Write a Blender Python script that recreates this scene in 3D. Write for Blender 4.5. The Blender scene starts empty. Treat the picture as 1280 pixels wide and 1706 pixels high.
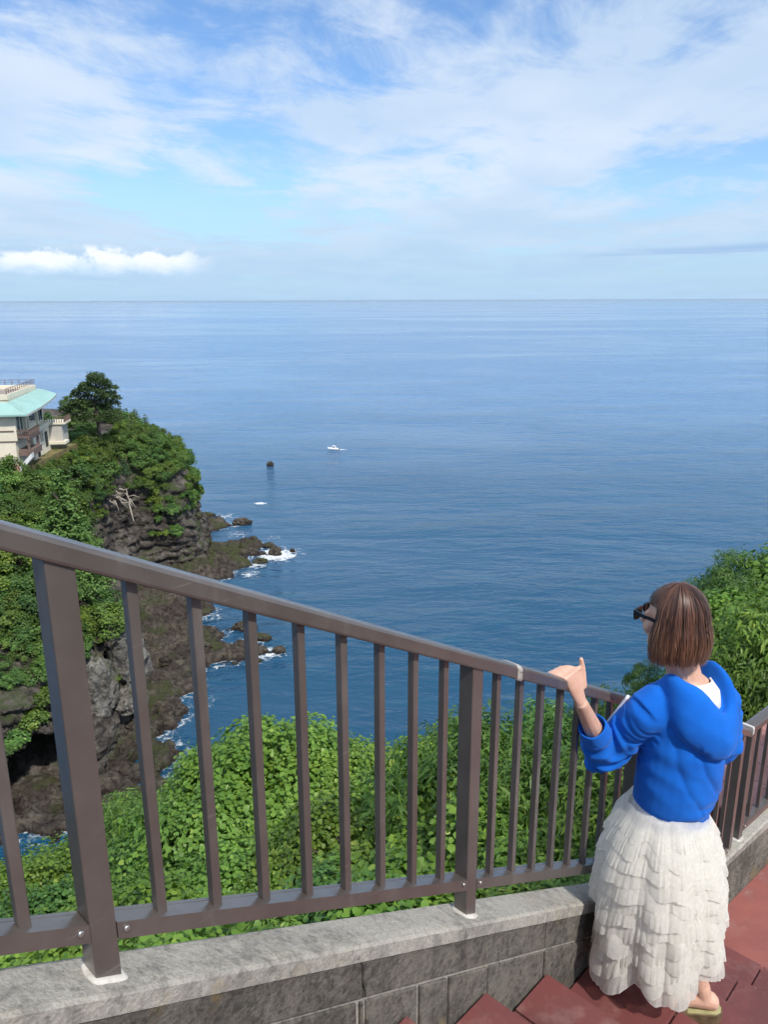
import bpy, bmesh, math, random
import numpy as np
from mathutils import Vector, Matrix, noise
from mathutils.bvhtree import BVHTree

# ------------------------------------------------------------------ camera, sky, sun, exposure
scene = bpy.context.scene
COL = scene.collection
R = math.radians
cam_data = bpy.data.cameras.new('camera')
cam_data.sensor_fit = 'VERTICAL'
cam_data.sensor_height = 24.0
cam_data.lens = 24.0 * 1290.0 / 1706.0
cam_data.clip_start = 0.05
cam_data.clip_end = 200000.0
cam = bpy.data.objects.new('camera', cam_data)
COL.objects.link(cam)
cam.location = (0, 0, 0)
cam.rotation_euler = (Matrix.Rotation(R(90 - 15.3), 3, 'X') @ Matrix.Rotation(R(-0.2), 3, 'Z')).to_euler()
scene.camera = cam

SUN_EL = 51.0
SUN_DIR = Vector((0.54, -0.84, 0)).normalized() * math.cos(R(SUN_EL)) + Vector((0, 0, math.sin(R(SUN_EL))))
sun_data = bpy.data.lights.new('sun', 'SUN')
sun_data.energy = 3.0
sun_data.angle = R(2.0)
sun_data.color = (1.0, 0.95, 0.87)
sun = bpy.data.objects.new('sun', sun_data)
COL.objects.link(sun)
sun.rotation_euler = SUN_DIR.to_track_quat('Z', 'Y').to_euler()

scene.view_settings.view_transform = 'Standard'
scene.view_settings.look = 'None'
scene.view_settings.exposure = 0.52
scene.view_settings.gamma = 1.0
scene.view_settings.use_curve_mapping = False


scene.cycles.max_bounces = 6
scene.cycles.diffuse_bounces = 3
scene.cycles.glossy_bounces = 3
scene.cycles.transmission_bounces = 3
scene.cycles.transparent_max_bounces = 8
scene.cycles.adaptive_threshold = 0.03


class NT:
    """Small helper for building node trees."""
    def __init__(self, tree):
        self.t = tree
    def n(self, typ, **kw):
        nd = self.t.nodes.new(typ)
        for k, v in kw.items():
            if k == 'inp':
                for kk, vv in v.items():
                    self.set(nd.inputs[kk], vv)
            else:
                setattr(nd, k, v)
        return nd
    def set(self, sock, v):
        if isinstance(v, bpy.types.NodeSocket):
            self.t.links.new(v, sock)
        elif isinstance(v, (tuple, list)) and sock.type == 'RGBA' and len(v) == 3:
            sock.default_value = (*v, 1)
        else:
            sock.default_value = v
    def math(self, op, a, b=None, c=None, clamp=False):
        nd = self.n('ShaderNodeMath', operation=op, use_clamp=clamp)
        for i, v in enumerate((a, b, c)):
            if v is not None:
                self.set(nd.inputs[i], v)
        return nd.outputs[0]
    def vmath(self, op, a, b=None):
        nd = self.n('ShaderNodeVectorMath', operation=op)
        self.set(nd.inputs[0], a)
        if b is not None:
            self.set(nd.inputs[1], b)
        return nd.outputs['Value'] if op in ('LENGTH', 'DOT_PRODUCT') else nd.outputs[0]
    def rng(self, v, a, b, c=0.0, d=1.0, smooth=True):
        nd = self.n('ShaderNodeMapRange', interpolation_type='SMOOTHSTEP' if smooth else 'LINEAR')
        for i, x in enumerate((v, a, b, c, d)):
            self.set(nd.inputs[i], x)
        return nd.outputs[0]
    def noise(self, vec, scale, detail=4.0, rough=0.55, dist=0.0, typ='FBM'):
        nd = self.n('ShaderNodeTexNoise', noise_type=typ)
        if vec is not None:
            self.set(nd.inputs['Vector'], vec)
        nd.inputs['Scale'].default_value = scale
        nd.inputs['Detail'].default_value = detail
        nd.inputs['Roughness'].default_value = rough
        nd.inputs['Distortion'].default_value = dist
        return nd.outputs[0]
    def mix(self, f, a, b, blend='MIX'):
        nd = self.n('ShaderNodeMix', data_type='RGBA', blend_type=blend)
        self.set(nd.inputs[0], f)
        self.set(nd.inputs[6], a)
        self.set(nd.inputs[7], b)
        return nd.outputs[2]
    def comb(self, x, y, z):
        nd = self.n('ShaderNodeCombineXYZ')
        for i, v in enumerate((x, y, z)):
            self.set(nd.inputs[i], v)
        return nd.outputs[0]
    def sep(self, v):
        nd = self.n('ShaderNodeSeparateXYZ')
        self.set(nd.inputs[0], v)
        return nd.outputs
    def mapping(self, v, scale=(1, 1, 1), rot=(0, 0, 0), loc=(0, 0, 0)):
        nd = self.n('ShaderNodeMapping')
        self.set(nd.inputs['Vector'], v)
        nd.inputs['Scale'].default_value = scale
        nd.inputs['Rotation'].default_value = rot
        nd.inputs['Location'].default_value = loc
        return nd.outputs[0]
    def bump(self, h, strength=0.5, dist=0.01, normal=None):
        nd = self.n('ShaderNodeBump')
        self.set(nd.inputs['Height'], h)
        self.set(nd.inputs['Strength'], strength)
        self.set(nd.inputs['Distance'], dist)
        if normal is not None:
            self.set(nd.inputs['Normal'], normal)
        return nd.outputs[0]


def build_world():
    w = bpy.data.worlds.new('World')
    scene.world = w
    w.use_nodes = True
    t = w.node_tree
    t.nodes.clear()
    h = NT(t)
    sky = h.n('ShaderNodeTexSky', sky_type='NISHITA', sun_disc=False)
    sky.sun_elevation = R(SUN_EL)
    sky.sun_rotation = math.atan2(SUN_DIR.x, SUN_DIR.y)
    sky.altitude = 60
    sky.air_density = 1.0
    sky.dust_density = 0.6
    sky.ozone_density = 2.0
    tc = h.n('ShaderNodeTexCoord')
    d = h.vmath('NORMALIZE', tc.outputs['Generated'])
    x, y, z = h.sep(d)
    # clear sky, with the photograph's lighter tone
    base = h.mix(1.0, sky.outputs[0], (0.84, 1.04, 1.25), 'MULTIPLY')
    # high thin cloud sheet, seen in perspective
    zc = h.math('ADD', h.math('MAXIMUM', z, 0.0), 0.075)
    p = h.comb(h.math('DIVIDE', x, zc), h.math('DIVIDE', y, zc), 0.0)
    warp = h.noise(p, 0.7, 3.0, 0.5)
    pw = h.vmath('ADD', h.mapping(p, (1.0, 0.62, 1.0), (0, 0, R(-24)), (3.35, 1.9, 0)), h.comb(h.math('MULTIPLY', warp, 0.5), h.math('MULTIPLY', warp, 0.6), 0))
    big = h.noise(pw, 0.62, 3.0, 0.5)
    fine = h.noise(pw, 1.9, 6.0, 0.66, 0.25)
    wisps = h.noise(h.mapping(pw, (1.0, 3.2, 1.0), (0, 0, R(35))), 2.3, 5.0, 0.62, 0.5)
    cov = h.math('ADD', h.math('MULTIPLY', big, 0.62), h.math('ADD', h.math('MULTIPLY', fine, 0.42), h.math('MULTIPLY', wisps, 0.15)))
    mask = h.rng(cov, 0.480, 0.625)
    low = h.rng(z, 0.0, 0.20, 0.16, 0.0)
    mask = h.math('ADD', h.math('MULTIPLY', mask, 0.86), low, clamp=True)
    shade = h.noise(pw, 1.1, 3.0, 0.55)
    ccol = h.mix(h.rng(shade, 0.35, 0.65), (4.3, 5.3, 6.6), (5.4, 6.1, 7.0))
    col = h.mix(mask, base, ccol)
    # pale blue air close to the horizon
    col = h.mix(h.rng(z, 0.0, 0.17, 0.80, 0.0), col, (3.0, 4.6, 6.3))
    # a bank of small cumulus low over the sea, and thin grey streaks
    az = h.math('ARCTAN2', x, y)
    ae = h.comb(az, h.math('MULTIPLY', z, 1.5), 0.0)
    cn = h.noise(ae, 26.0, 5.0, 0.60, 0.2)
    cn2 = h.noise(h.comb(az, 0.0, 0.0), 9.0, 2.0, 0.5)
    topz = h.math('ADD', 0.047, h.math('MULTIPLY', h.math('SUBTRACT', cn2, 0.5), 0.010))
    up = h.rng(z, h.math('SUBTRACT', topz, 0.016), h.math('ADD', topz, 0.010), 0.0, 1.0, False)
    dn = h.rng(z, 0.028, 0.042, 1.0, 0.0)
    win = h.math('MULTIPLY', h.rng(az, -0.62, -0.52), h.rng(az, -0.255, -0.195, 1.0, 0.0))
    dens = h.math('SUBTRACT', h.math('ADD', cn, 0.21), h.math('ADD', h.math('MULTIPLY', up, 0.42), h.math('MULTIPLY', dn, 0.36)))
    cm = h.math('MULTIPLY', h.math('MULTIPLY', h.rng(dens, 0.26, 0.42), win), h.math('MULTIPLY', h.rng(z, 0.056, 0.066, 1.0, 0.0), h.rng(h.math('ADD', z, h.math('MULTIPLY', h.math('SUBTRACT', cn, 0.5), 0.02)), 0.026, 0.036)))
    lit = h.rng(h.math('ADD', z, h.math('MULTIPLY', h.math('SUBTRACT', cn, 0.5), 0.03)), 0.030, 0.050)
    ccol2 = h.mix(lit, (4.4, 5.7, 7.2), (7.2, 7.5, 7.9))
    col = h.mix(h.math('MULTIPLY', cm, 0.9), col, ccol2)
    st = h.noise(h.comb(h.math('MULTIPLY', az, 3.0), h.math('MULTIPLY', z, 60.0), 3.0), 1.6, 5.0, 0.55)
    zs = h.math('ABSOLUTE', h.math('SUBTRACT', z, h.math('ADD', 0.040, h.math('MULTIPLY', az, 0.034))))
    sm = h.math('MULTIPLY', h.rng(zs, 0.001, 0.009, 1.0, 0.0), h.rng(st, 0.40, 0.62))
    sm = h.math('MULTIPLY', sm, h.rng(az, 0.10, 0.34))
    col = h.mix(h.math('MULTIPLY', sm, 0.85), col, (2.6, 3.9, 5.9))
    # below the horizon: sea-blue, so nothing glows from underneath
    col = h.mix(h.rng(z, -0.03, -0.002, 1.0, 0.0), col, (0.9, 1.6, 2.4))
    bg = h.n('ShaderNodeBackground')
    h.set(bg.inputs[0], col)
    bg.inputs[1].default_value = 0.10
    out = h.n('ShaderNodeOutputWorld')
    t.links.new(bg.outputs[0], out.inputs[0])

build_world()

# ------------------------------------------------------------------ helpers
def tag(o, label=None, cat=None, group=None, kind=None):
    for k, v in (('label', label), ('category', cat), ('group', group), ('kind', kind)):
        if v:
            o[k] = v
    return o

def empty(name, loc=(0, 0, 0), rz=0.0):
    o = bpy.data.objects.new(name, None)
    o.empty_display_size = 0.1
    COL.objects.link(o)
    o.location = loc
    o.rotation_euler = (0, 0, rz)
    return o

def link(name, mesh, mat=None, parent=None):
    o = bpy.data.objects.new(name, mesh)
    COL.objects.link(o)
    if mat is not None and len(mesh.materials) == 0:
        mesh.materials.append(mat)
    if parent is not None:
        o.parent = parent
    return o

def copy_tree(o, parent=None):
    c = o.copy()
    COL.objects.link(c)
    c.parent = parent
    for ch in list(o.children):
        copy_tree(ch, c)
    return c

def mesh_np(name, verts, faces, smooth=False, attrs=None):
    """verts (n,3); faces (m,k) array of equal-size polygons."""
    verts = np.asarray(verts, dtype=np.float32)
    faces = np.asarray(faces, dtype=np.int32)
    me = bpy.data.meshes.new(name)
    me.vertices.add(len(verts))
    me.vertices.foreach_set('co', verts.ravel())
    k = faces.shape[1]
    me.loops.add(faces.size)
    me.loops.foreach_set('vertex_index', faces.ravel())
    me.polygons.add(len(faces))
    me.polygons.foreach_set('loop_start', np.arange(0, faces.size, k, dtype=np.int32))
    if smooth:
        me.polygons.foreach_set('use_smooth', np.ones(len(faces), dtype=bool))
    for nm, arr in (attrs or {}).items():
        at = me.attributes.new(nm, 'FLOAT', 'POINT')
        at.data.foreach_set('value', np.asarray(arr, dtype=np.float32).ravel())
    me.update(calc_edges=True)
    return me

def grid_faces(nu, nv, wrap_u=False):
    i = np.arange(nu if wrap_u else nu - 1)
    j = np.arange(nv - 1)
    I, J = np.meshgrid(i, j, indexing='ij')
    I2 = (I + 1) % nu
    return np.stack([I * nv + J, I2 * nv + J, I2 * nv + J + 1, I * nv + J + 1], -1).reshape(-1, 4)


class MB:
    """Collects simple solids into one mesh."""
    def __init__(self):
        self.v = []
        self.f = []
    def add(self, vs, fs):
        b = len(self.v)
        self.v += [tuple(p) for p in vs]
        self.f += [tuple(b + i for i in f) for f in fs]
        return self
    def hexa(self, p):
        """8 corners: bottom loop 0-3, top loop 4-7 (both counter-clockwise from above)."""
        return self.add(p, [(3, 2, 1, 0), (4, 5, 6, 7), (0, 1, 5, 4), (1, 2, 6, 5), (2, 3, 7, 6), (3, 0, 4, 7)])
    def box(self, c, s):
        x, y, z = c
        a, b, d = s[0] / 2, s[1] / 2, s[2] / 2
        return self.hexa([(x - a, y - b, z - d), (x + a, y - b, z - d), (x + a, y + b, z - d), (x - a, y + b, z - d),
                          (x - a, y - b, z + d), (x + a, y - b, z + d), (x + a, y + b, z + d), (x - a, y + b, z + d)])
    def prism(self, poly, z0, z1):
        n = len(poly)
        vs = [(x, y, z0) for x, y in poly] + [(x, y, z1) for x, y in poly]
        fs = [tuple(reversed(range(n))), tuple(range(n, 2 * n))] + [(i, (i + 1) % n, n + (i + 1) % n, n + i) for i in range(n)]
        return self.add(vs, fs)
    def tube(self, pts, rad, k=8, caps=True):
        pts = [Vector(p) for p in pts]
        if not hasattr(rad, '__len__'):
            rad = [rad] * len(pts)
        b = len(self.v)
        up = Vector((0.13, 0.21, 1)).normalized()
        prev = None
        for i, p in enumerate(pts):
            t = (pts[min(i + 1, len(pts) - 1)] - pts[max(i - 1, 0)]).normalized()
            if prev is None:
                a = t.cross(up)
                if a.length < 0.05:
                    a = t.cross(Vector((1, 0, 0)))
            else:
                a = prev - t * prev.dot(t)
            a.normalize()
            prev = a
            c = t.cross(a)
            for j in range(k):
                an = 2 * math.pi * j / k
                self.v.append(tuple(p + (a * math.cos(an) + c * math.sin(an)) * rad[i]))
        for i in range(len(pts) - 1):
            for j in range(k):
                self.f.append((b + i * k + j, b + i * k + (j + 1) % k, b + (i + 1) * k + (j + 1) % k, b + (i + 1) * k + j))
        if caps:
            self.f.append(tuple(b + j for j in reversed(range(k))))
            e = b + (len(pts) - 1) * k
            self.f.append(tuple(e + j for j in range(k)))
        return self
    def rings(self, rings, caps=True):
        """rings: list of equal-length closed loops."""
        k = len(rings[0])
        b = len(self.v)
        for r in rings:
            self.v += [tuple(p) for p in r]
        for i in range(len(rings) - 1):
            for j in range(k):
                self.f.append((b + i * k + j, b + i * k + (j + 1) % k, b + (i + 1) * k + (j + 1) % k, b + (i + 1) * k + j))
        if caps:
            self.f.append(tuple(b + j for j in reversed(range(k))))
            e = b + (len(rings) - 1) * k
            self.f.append(tuple(e + j for j in range(k)))
        return self
    def ball(self, c, r, rot=None, nu=16, nv=10):
        c = Vector(c)
        if not hasattr(r, '__len__'):
            r = (r, r, r)
        rings = []
        for i in range(nv + 1):
            th = math.pi * i / nv
            th = min(max(th, 0.02), math.pi - 0.02)
            ring = []
            for j in range(nu):
                ph = 2 * math.pi * j / nu
                q = Vector((r[0] * math.sin(th) * math.cos(ph), r[1] * math.sin(th) * math.sin(ph), -r[2] * math.cos(th)))
                if rot is not None:
                    q = rot @ q
                ring.append(c + q)
            rings.append(ring)
        return self.rings(rings)
    def mesh(self, name, smooth=False, offset=None):
        me = bpy.data.meshes.new(name)
        vs = self.v if offset is None else [tuple(Vector(p) - Vector(offset)) for p in self.v]
        me.from_pydata(vs, [], self.f)
        if smooth:
            for p in me.polygons:
                p.use_smooth = True
        me.update()
        return me
    def build(self, name, mat, parent=None, smooth=False, offset=None):
        return link(name, self.mesh(name, smooth, offset), mat, parent)

def bevel(o, w=0.003, seg=2):
    m = o.modifiers.new('bevel', 'BEVEL')
    m.width = w
    m.segments = seg
    m.limit_method = 'ANGLE'
    m.angle_limit = R(35)
    return o

def fbm(p, octv=5, h=0.9, lac=2.1):
    return noise.fractal(p, h, lac, octv)

# ------------------------------------------------------------------ materials
MATS = {}
def material(name):
    m = bpy.data.materials.new(name)
    m.use_nodes = True
    t = m.node_tree
    t.nodes.clear()
    h = NT(t)
    out = h.n('ShaderNodeOutputMaterial')
    bs = h.n('ShaderNodeBsdfPrincipled')
    t.links.new(bs.outputs[0], out.inputs[0])
    MATS[name] = m
    return m, h, bs, out

def simple(name, color, rough=0.5, metal=0.0, var=0.12, scale=6.0, bump=0.0, bscale=60.0, spec=0.5, coords='Object'):
    m, h, bs, out = material(name)
    tc = h.n('ShaderNodeTexCoord')
    v = tc.outputs[coords]
    nz = h.noise(v, scale, 5.0, 0.6)
    c2 = tuple(c * (1 - var) for c in color)
    c3 = tuple(min(1, c * (1 + var)) for c in color)
    h.set(bs.inputs['Base Color'], h.mix(h.rng(nz, 0.3, 0.7), c2, c3))
    h.set(bs.inputs['Roughness'], h.rng(nz, 0.2, 0.8, rough * 0.85, min(1, rough * 1.15)))
    bs.inputs['Metallic'].default_value = metal
    bs.inputs['Specular IOR Level'].default_value = spec
    if bump > 0:
        h.set(bs.inputs['Normal'], h.bump(h.noise(v, bscale, 6.0, 0.6), bump, 0.01))
    return m

def pos(h):
    return h.n('ShaderNodeNewGeometry').outputs['Position']

def leaf_material(name, dark, light, yellow, trans=0.35, rough=0.45, vary=1.0):
    m, h, bs, out = material(name)
    at = h.n('ShaderNodeAttribute', attribute_name='tint')
    oi = h.n('ShaderNodeObjectInfo')
    f = at.outputs['Fac']
    col = h.mix(h.rng(f, 0.0, 0.75, smooth=False), dark, light)
    col = h.mix(h.rng(f, 0.78, 1.0, 0.0, 0.85, smooth=False), col, yellow)
    rnd = h.rng(oi.outputs['Random'], 0, 1, 1 - 0.26 * vary, 1 + 0.22 * vary, False)
    r2 = h.math('FRACT', h.math('MULTIPLY', oi.outputs['Random'], 7.31))
    col = h.mix(1.0, col, h.comb(h.math('MULTIPLY', rnd, h.rng(r2, 0, 1, 1 - 0.18 * vary, 1 + 0.18 * vary, False)), rnd, h.math('MULTIPLY', rnd, h.rng(r2, 0, 1, 1 + 0.25 * vary, 1 - 0.2 * vary, False))), 'MULTIPLY')
    h.set(bs.inputs['Base Color'], col)
    bs.inputs['Roughness'].default_value = rough
    bs.inputs['Specular IOR Level'].default_value = 0.35
    tr = h.n('ShaderNodeBsdfTranslucent')
    h.set(tr.inputs[0], h.mix(1.0, col, (1.15, 1.2, 0.5), 'MULTIPLY'))
    mx = h.n('ShaderNodeMixShader')
    mx.inputs[0].default_value = trans
    h.t.links.new(bs.outputs[0], mx.inputs[1])
    h.t.links.new(tr.outputs[0], mx.inputs[2])
    h.t.links.new(mx.outputs[0], out.inputs[0])
    return m

KUDZU = leaf_material('kudzu_leaf', (0.085, 0.175, 0.028), (0.215, 0.355, 0.055), (0.34, 0.44, 0.08), 0.38, 0.45, 0.45)
LANCE = leaf_material('lance_leaf', (0.060, 0.130, 0.026), (0.150, 0.265, 0.045), (0.26, 0.36, 0.07), 0.34)
WOOD_LEAF = leaf_material('wood_leaf', (0.045, 0.095, 0.024), (0.125, 0.215, 0.040), (0.24, 0.32, 0.06), 0.30, 0.55)
CEDAR_LEAF = leaf_material('cedar_leaf', (0.050, 0.105, 0.026), (0.140, 0.225, 0.050), (0.28, 0.33, 0.08), 0.25, 0.6)
PINE_LEAF = leaf_material('pine_needle', (0.045, 0.085, 0.032), (0.105, 0.170, 0.055), (0.17, 0.23, 0.07), 0.22, 0.55)
BARK = simple('bark', (0.085, 0.066, 0.050), 0.9, var=0.35, scale=14, bump=0.6, bscale=40)
DEADWOOD = simple('deadwood', (0.42, 0.37, 0.31), 0.85, var=0.25, scale=9)

SEA = -55.0
# ------------------------------------------------------------------ sea
def build_sea():
    m, h, bs, out = material('sea_water')
    P = pos(h)
    sl = h.noise(h.mapping(P, (0.0011, 0.0030, 0.0), (0, 0, R(14))), 1.0, 5.0, 0.55, 0.5)      # slicks and cat's paws
    near = h.noise(h.mapping(P, (0.010, 0.024, 0.0), (0, 0, R(-10))), 1.0, 4.0, 0.5)
    wa = h.noise(h.mapping(P, (0.10, 0.27, 0.2), (0, 0, R(-11))), 1.0, 3.0, 0.55, 0.4)       # wind waves
    wb = h.noise(h.mapping(P, (0.36, 0.85, 0.2), (0, 0, R(-20))), 1.0, 4.0, 0.6, 0.3)
    wc = h.noise(h.mapping(P, (0.030, 0.075, 0.2), (0, 0, R(-4))), 1.0, 2.0, 0.5, 0.2)       # swell
    hgt = h.math('ADD', h.math('MULTIPLY', wa, 1.25), h.math('ADD', h.math('MULTIPLY', wb, 0.46), h.math('MULTIPLY', wc, 1.6)))
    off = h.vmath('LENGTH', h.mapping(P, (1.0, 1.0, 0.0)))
    amp = h.math('MULTIPLY', h.rng(h.math('ADD', h.math('MULTIPLY', sl, 0.6), h.math('MULTIPLY', near, 0.4)), 0.40, 0.58, 0.25, 1.0), h.math('MULTIPLY', h.rng(near, 0.3, 0.7, 0.8, 1.1), h.rng(off, 300.0, 3500.0, 1.0, 0.30)))
    nrm = h.bump(h.math('MULTIPLY', hgt, amp), 1.0, 1.6)
    h.set(bs.inputs['Normal'], nrm)
    px, py, pz = h.sep(P)
    # sky reflection painted into the base colour: paler with distance, dark teal close in
    sheen_fade = h.rng(off, 60.0, 520.0, 1.0, 0.0)
    col = h.mix(sheen_fade, (0.105, 0.220, 0.395), (0.007, 0.058, 0.122))
    col = h.mix(h.rng(wa, 0.45, 0.8, 0.0, 0.35), col, (0.012, 0.10, 0.16))
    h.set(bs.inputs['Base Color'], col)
    h.set(bs.inputs['Roughness'], h.rng(sl, 0.35, 0.65, 0.10, 0.20))
    bs.inputs['IOR'].default_value = 1.333
    # fan of rings, fine near the land and coarse towards the horizon
    rad = np.concatenate([np.linspace(0, 400, 21), np.geomspace(480, 90000, 40)])
    ang = np.linspace(-math.pi, math.pi, 97)[:-1]
    v = [(r * math.sin(a), r * math.cos(a), SEA) for a in ang for r in rad]
    me = mesh_np('sea', v, grid_faces(len(ang), len(rad), True))
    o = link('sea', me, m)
    tag(o, 'deep blue rippled open sea reaching to the horizon', None, kind='structure')

build_sea()

# ------------------------------------------------------------------ rock materials
def rock_material(name, c1, c2, c3, green, scale=0.35, layer=1.3):
    m, h, bs, out = material(name)
    P = pos(h)
    big = h.noise(P, scale * 0.35, 4.0, 0.6, 0.5)
    med = h.noise(P, scale * 2.2, 8.0, 0.65, 0.3)
    fine = h.noise(P, scale * 9, 8.0, 0.7)
    lay = h.noise(h.mapping(P, (0.25, 0.25, layer), (R(8), R(-5), 0)), 0.8, 6.0, 0.6, 0.6)
    col = h.mix(h.rng(big, 0.38, 0.62), c1, c2)
    col = h.mix(h.rng(lay, 0.48, 0.66, 0.0, 0.75), col, c3)
    col = h.mix(h.rng(med, 0.35, 0.62, 0.85, 0.0), col, tuple(c * 0.35 for c in c1))
    nx, ny, nz = h.sep(h.n('ShaderNodeNewGeometry').outputs['Normal'])
    gm = h.math('MULTIPLY', h.rng(h.noise(P, 0.14, 6.0, 0.65, 0.4), 0.50, 0.60), h.rng(nz, -0.1, 0.6))
    col = h.mix(h.math('MULTIPLY', gm, 0.85), col, green)
    px, py, pz = h.sep(P)
    wet = h.rng(h.math('ADD', pz, h.math('MULTIPLY', med, 0.8)), SEA + 0.35, SEA + 1.15, 1.0, 0.0)   # tide line
    col = h.mix(h.math('MULTIPLY', wet, 0.8), col, (0.022, 0.014, 0.012))
    h.set(bs.inputs['Base Color'], col)
    h.set(bs.inputs['Roughness'], h.rng(wet, 0, 1, 0.92, 0.4, False))
    bs.inputs['Specular IOR Level'].default_value = 0.25
    hh = h.math('ADD', h.math('MULTIPLY', med, 0.7), h.math('ADD', h.math('MULTIPLY', fine, 0.25), h.math('MULTIPLY', lay, 0.5)))
    h.set(bs.inputs['Normal'], h.bump(hh, 1.0, 1.5))
    return m

CLIFF = rock_material('cliff_rock', (0.082, 0.068, 0.060), (0.175, 0.155, 0.135), (0.225, 0.200, 0.170), (0.055, 0.075, 0.024))
SHELF = rock_material('shelf_rock', (0.085, 0.067, 0.056), (0.150, 0.125, 0.102), (0.190, 0.165, 0.128), (0.068, 0.080, 0.030), 0.6, 0.9)

# ------------------------------------------------------------------ headland
# stations along the coast: cliff foot (x, y), cliff lip (x, y, z), hillside (x, y, z)
ST = [((-150, 60), (-150, 66, -45), (-150, 110, -24)),
      ((-95, 63), (-95, 69, -45), (-98, 110, -25)),
      ((-62, 67), (-62, 72.5, -45), (-72, 108, -27)),
      ((-46, 69), (-47, 73.5, -43), (-66, 104, -28.5)),
      ((-37, 72), (-40.0, 76, -42.0), (-62, 103, -29)),
      ((-33.5, 80), (-37.2, 82, -42), (-60, 106, -28.5)),
      ((-33, 90), (-36.8, 91, -40.5), (-59, 111, -28)),
      ((-38, 104), (-41.5, 103, -40), (-60, 117, -27)),
      ((-45, 124), (-50, 121, -37), (-64, 125, -26)),
      ((-51, 138), (-55, 137, -36), (-66, 133, -26)),
      ((-47, 149), (-51, 149, -36), (-64, 144, -27)),
      ((-40.5, 156), (-43.5, 157, -38), (-56, 156, -27.8)),
      ((-40.5, 170), (-43.5, 170, -37), (-54, 165, -28)),
      ((-47, 187), (-50, 184, -36), (-61, 175, -28)),
      ((-66, 203), (-67, 198, -35), (-74, 183, -25)),
      ((-110, 214), (-110, 208, -35), (-108, 186, -25)),
      ((-170, 216), (-170, 210, -35), (-165, 186, -25))]

def catmull(P, n):
    P = np.asarray(P, float)
    m = len(P)
    out = []
    for u in np.linspace(0, m - 1, n):
        i = min(int(u), m - 2)
        t = u - i
        p0, p1, p2, p3 = P[max(i - 1, 0)], P[i], P[i + 1], P[min(i + 2, m - 1)]
        out.append(0.5 * ((2 * p1) + (-p0 + p2) * t + (2 * p0 - 5 * p1 + 4 * p2 - p3) * t * t + (-p0 + 3 * p1 - 3 * p2 + p3) * t ** 3))
    return np.array(out)

def build_headland():
    NS = 420
    out = catmull([(f[0], f[1], SEA - 3.0) for f, l, hh in ST], NS)
    foot = catmull([(f[0], f[1], SEA + 1.2) for f, l, hh in ST], NS)
    lip = catmull([l for f, l, hh in ST], NS)
    hill = catmull([hh for f, l, hh in ST], NS)
    cen = np.tile(np.array([[-118.0, 146.0, -21.0]]), (NS, 1))
    rows = []
    rows.append(out)
    NW = 34
    for j in range(NW + 1):                 # cliff wall
        t = j / NW
        q = foot * (1 - t) + lip * t
        bulge = math.sin(t * math.pi) * -0.6
        d = (foot - lip)[:, :2]
        d /= np.linalg.norm(d, axis=1)[:, None] + 1e-6
        q[:, :2] += d * bulge
        rows.append(q)
    NH = 46
    for j in range(1, NH + 1):              # hillside
        t = j / NH
        q = lip * (1 - t) + hill * t
        q[:, 2] = lip[:, 2] + (hill[:, 2] - lip[:, 2]) * (1 - (1 - t) ** 1.7)
        rows.append(q)
    for j in range(1, 9):                   # plateau
        t = j / 8
        rows.append(hill * (1 - t) + cen * t)
    V = np.stack(rows, 1)                   # NS, NV, 3
    nv = V.shape[1]
    W = V.reshape(-1, 3).copy()
    for k in range(len(W)):
        j = k % nv
        p = Vector(W[k])
        rock = 1.0 if j <= NW + 2 else max(0.25, 1.0 - (j - NW - 2) / 8.0)
        if j == 0:
            rock = 0.6
        n1 = noise.noise_vector(p * 0.09) * 2.2
        n2 = noise.noise_vector(p * 0.30) * 1.1
        r3 = noise.ridged_multi_fractal(Vector((p.x * 0.22, p.y * 0.22, p.z * 0.4)), 0.9, 2.1, 5, 1.0, 2.0) - 1.0
        d = n1 + n2
        d.z *= 0.45
        side = Vector((0.75, -0.65, 0.0))
        p = p + d * rock - side * (r3 * 0.9 * rock) + Vector((0, 0, 0.35 * fbm(p * 0.8, 4) * rock))
        # layered ledges on the cliff
        if 0 < j <= NW:
            st = p.z * 0.62 + 1.1 * noise.noise(p * 0.10) + 0.25 * noise.noise(p * 0.6)
            p += side * (1.1 * (0.5 - min(1.0, (st - math.floor(st)) * 1.6)))
        # sea cave at the near corner of the headland
        if 0 < j <= NW:
            cx, cz = -38.2, -52.0
            e = ((p.x - cx) / 3.6) ** 2 + ((p.z - cz) / 5.4) ** 2 + 0.25 * noise.noise(p * 0.5)
            if e < 1.0 and p.y < 80:
                g = min(1.0, (1 - e) * 3.0)
                p += Vector((-0.45, 1.0, 0.05)) * (11.0 * g)
        W[k] = p
    me = mesh_np('headland', W, grid_faces(NS, nv)[:, ::-1], smooth=False)
    o = link('headland', me, CLIFF)
    tag(o, 'dark layered rock cliffs of the wooded headland with a sea cave', None, kind='structure')
    return W.reshape(NS, nv, 3), NW, NH

HEAD, NWALL, NHILL = build_headland()

# ------------------------------------------------------------------ wave-cut rock shelf at the foot of the cliff
SHELF_POLY = [(-52, 70), (-44, 69.2), (-36.5, 69), (-30.5, 72.5), (-28.5, 76), (-24.5, 79.5), (-26.5, 83), (-25.0, 87), (-28.3, 90.5), (-26.5, 95), (-29.0, 99), (-26.0, 103.5),
              (-28.6, 108), (-25.2, 110), (-20.8, 111.5), (-17.5, 115.5), (-21.2, 118.2), (-27.0, 118.4), (-26.5, 123), (-33.5, 127), (-30.5, 133), (-35, 137), (-36.5, 143),
              (-31, 150.5), (-31.0, 155), (-28.5, 158), (-30.0, 161), (-26.4, 164.5), (-28.0, 168), (-28.0, 173.0), (-32.0, 176.5), (-34, 175.5), (-41.2, 174), (-44, 182),
              (-37.2, 188), (-40.5, 192.5), (-48.5, 196.5), (-60, 190), (-60, 140), (-60, 100)]
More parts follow.
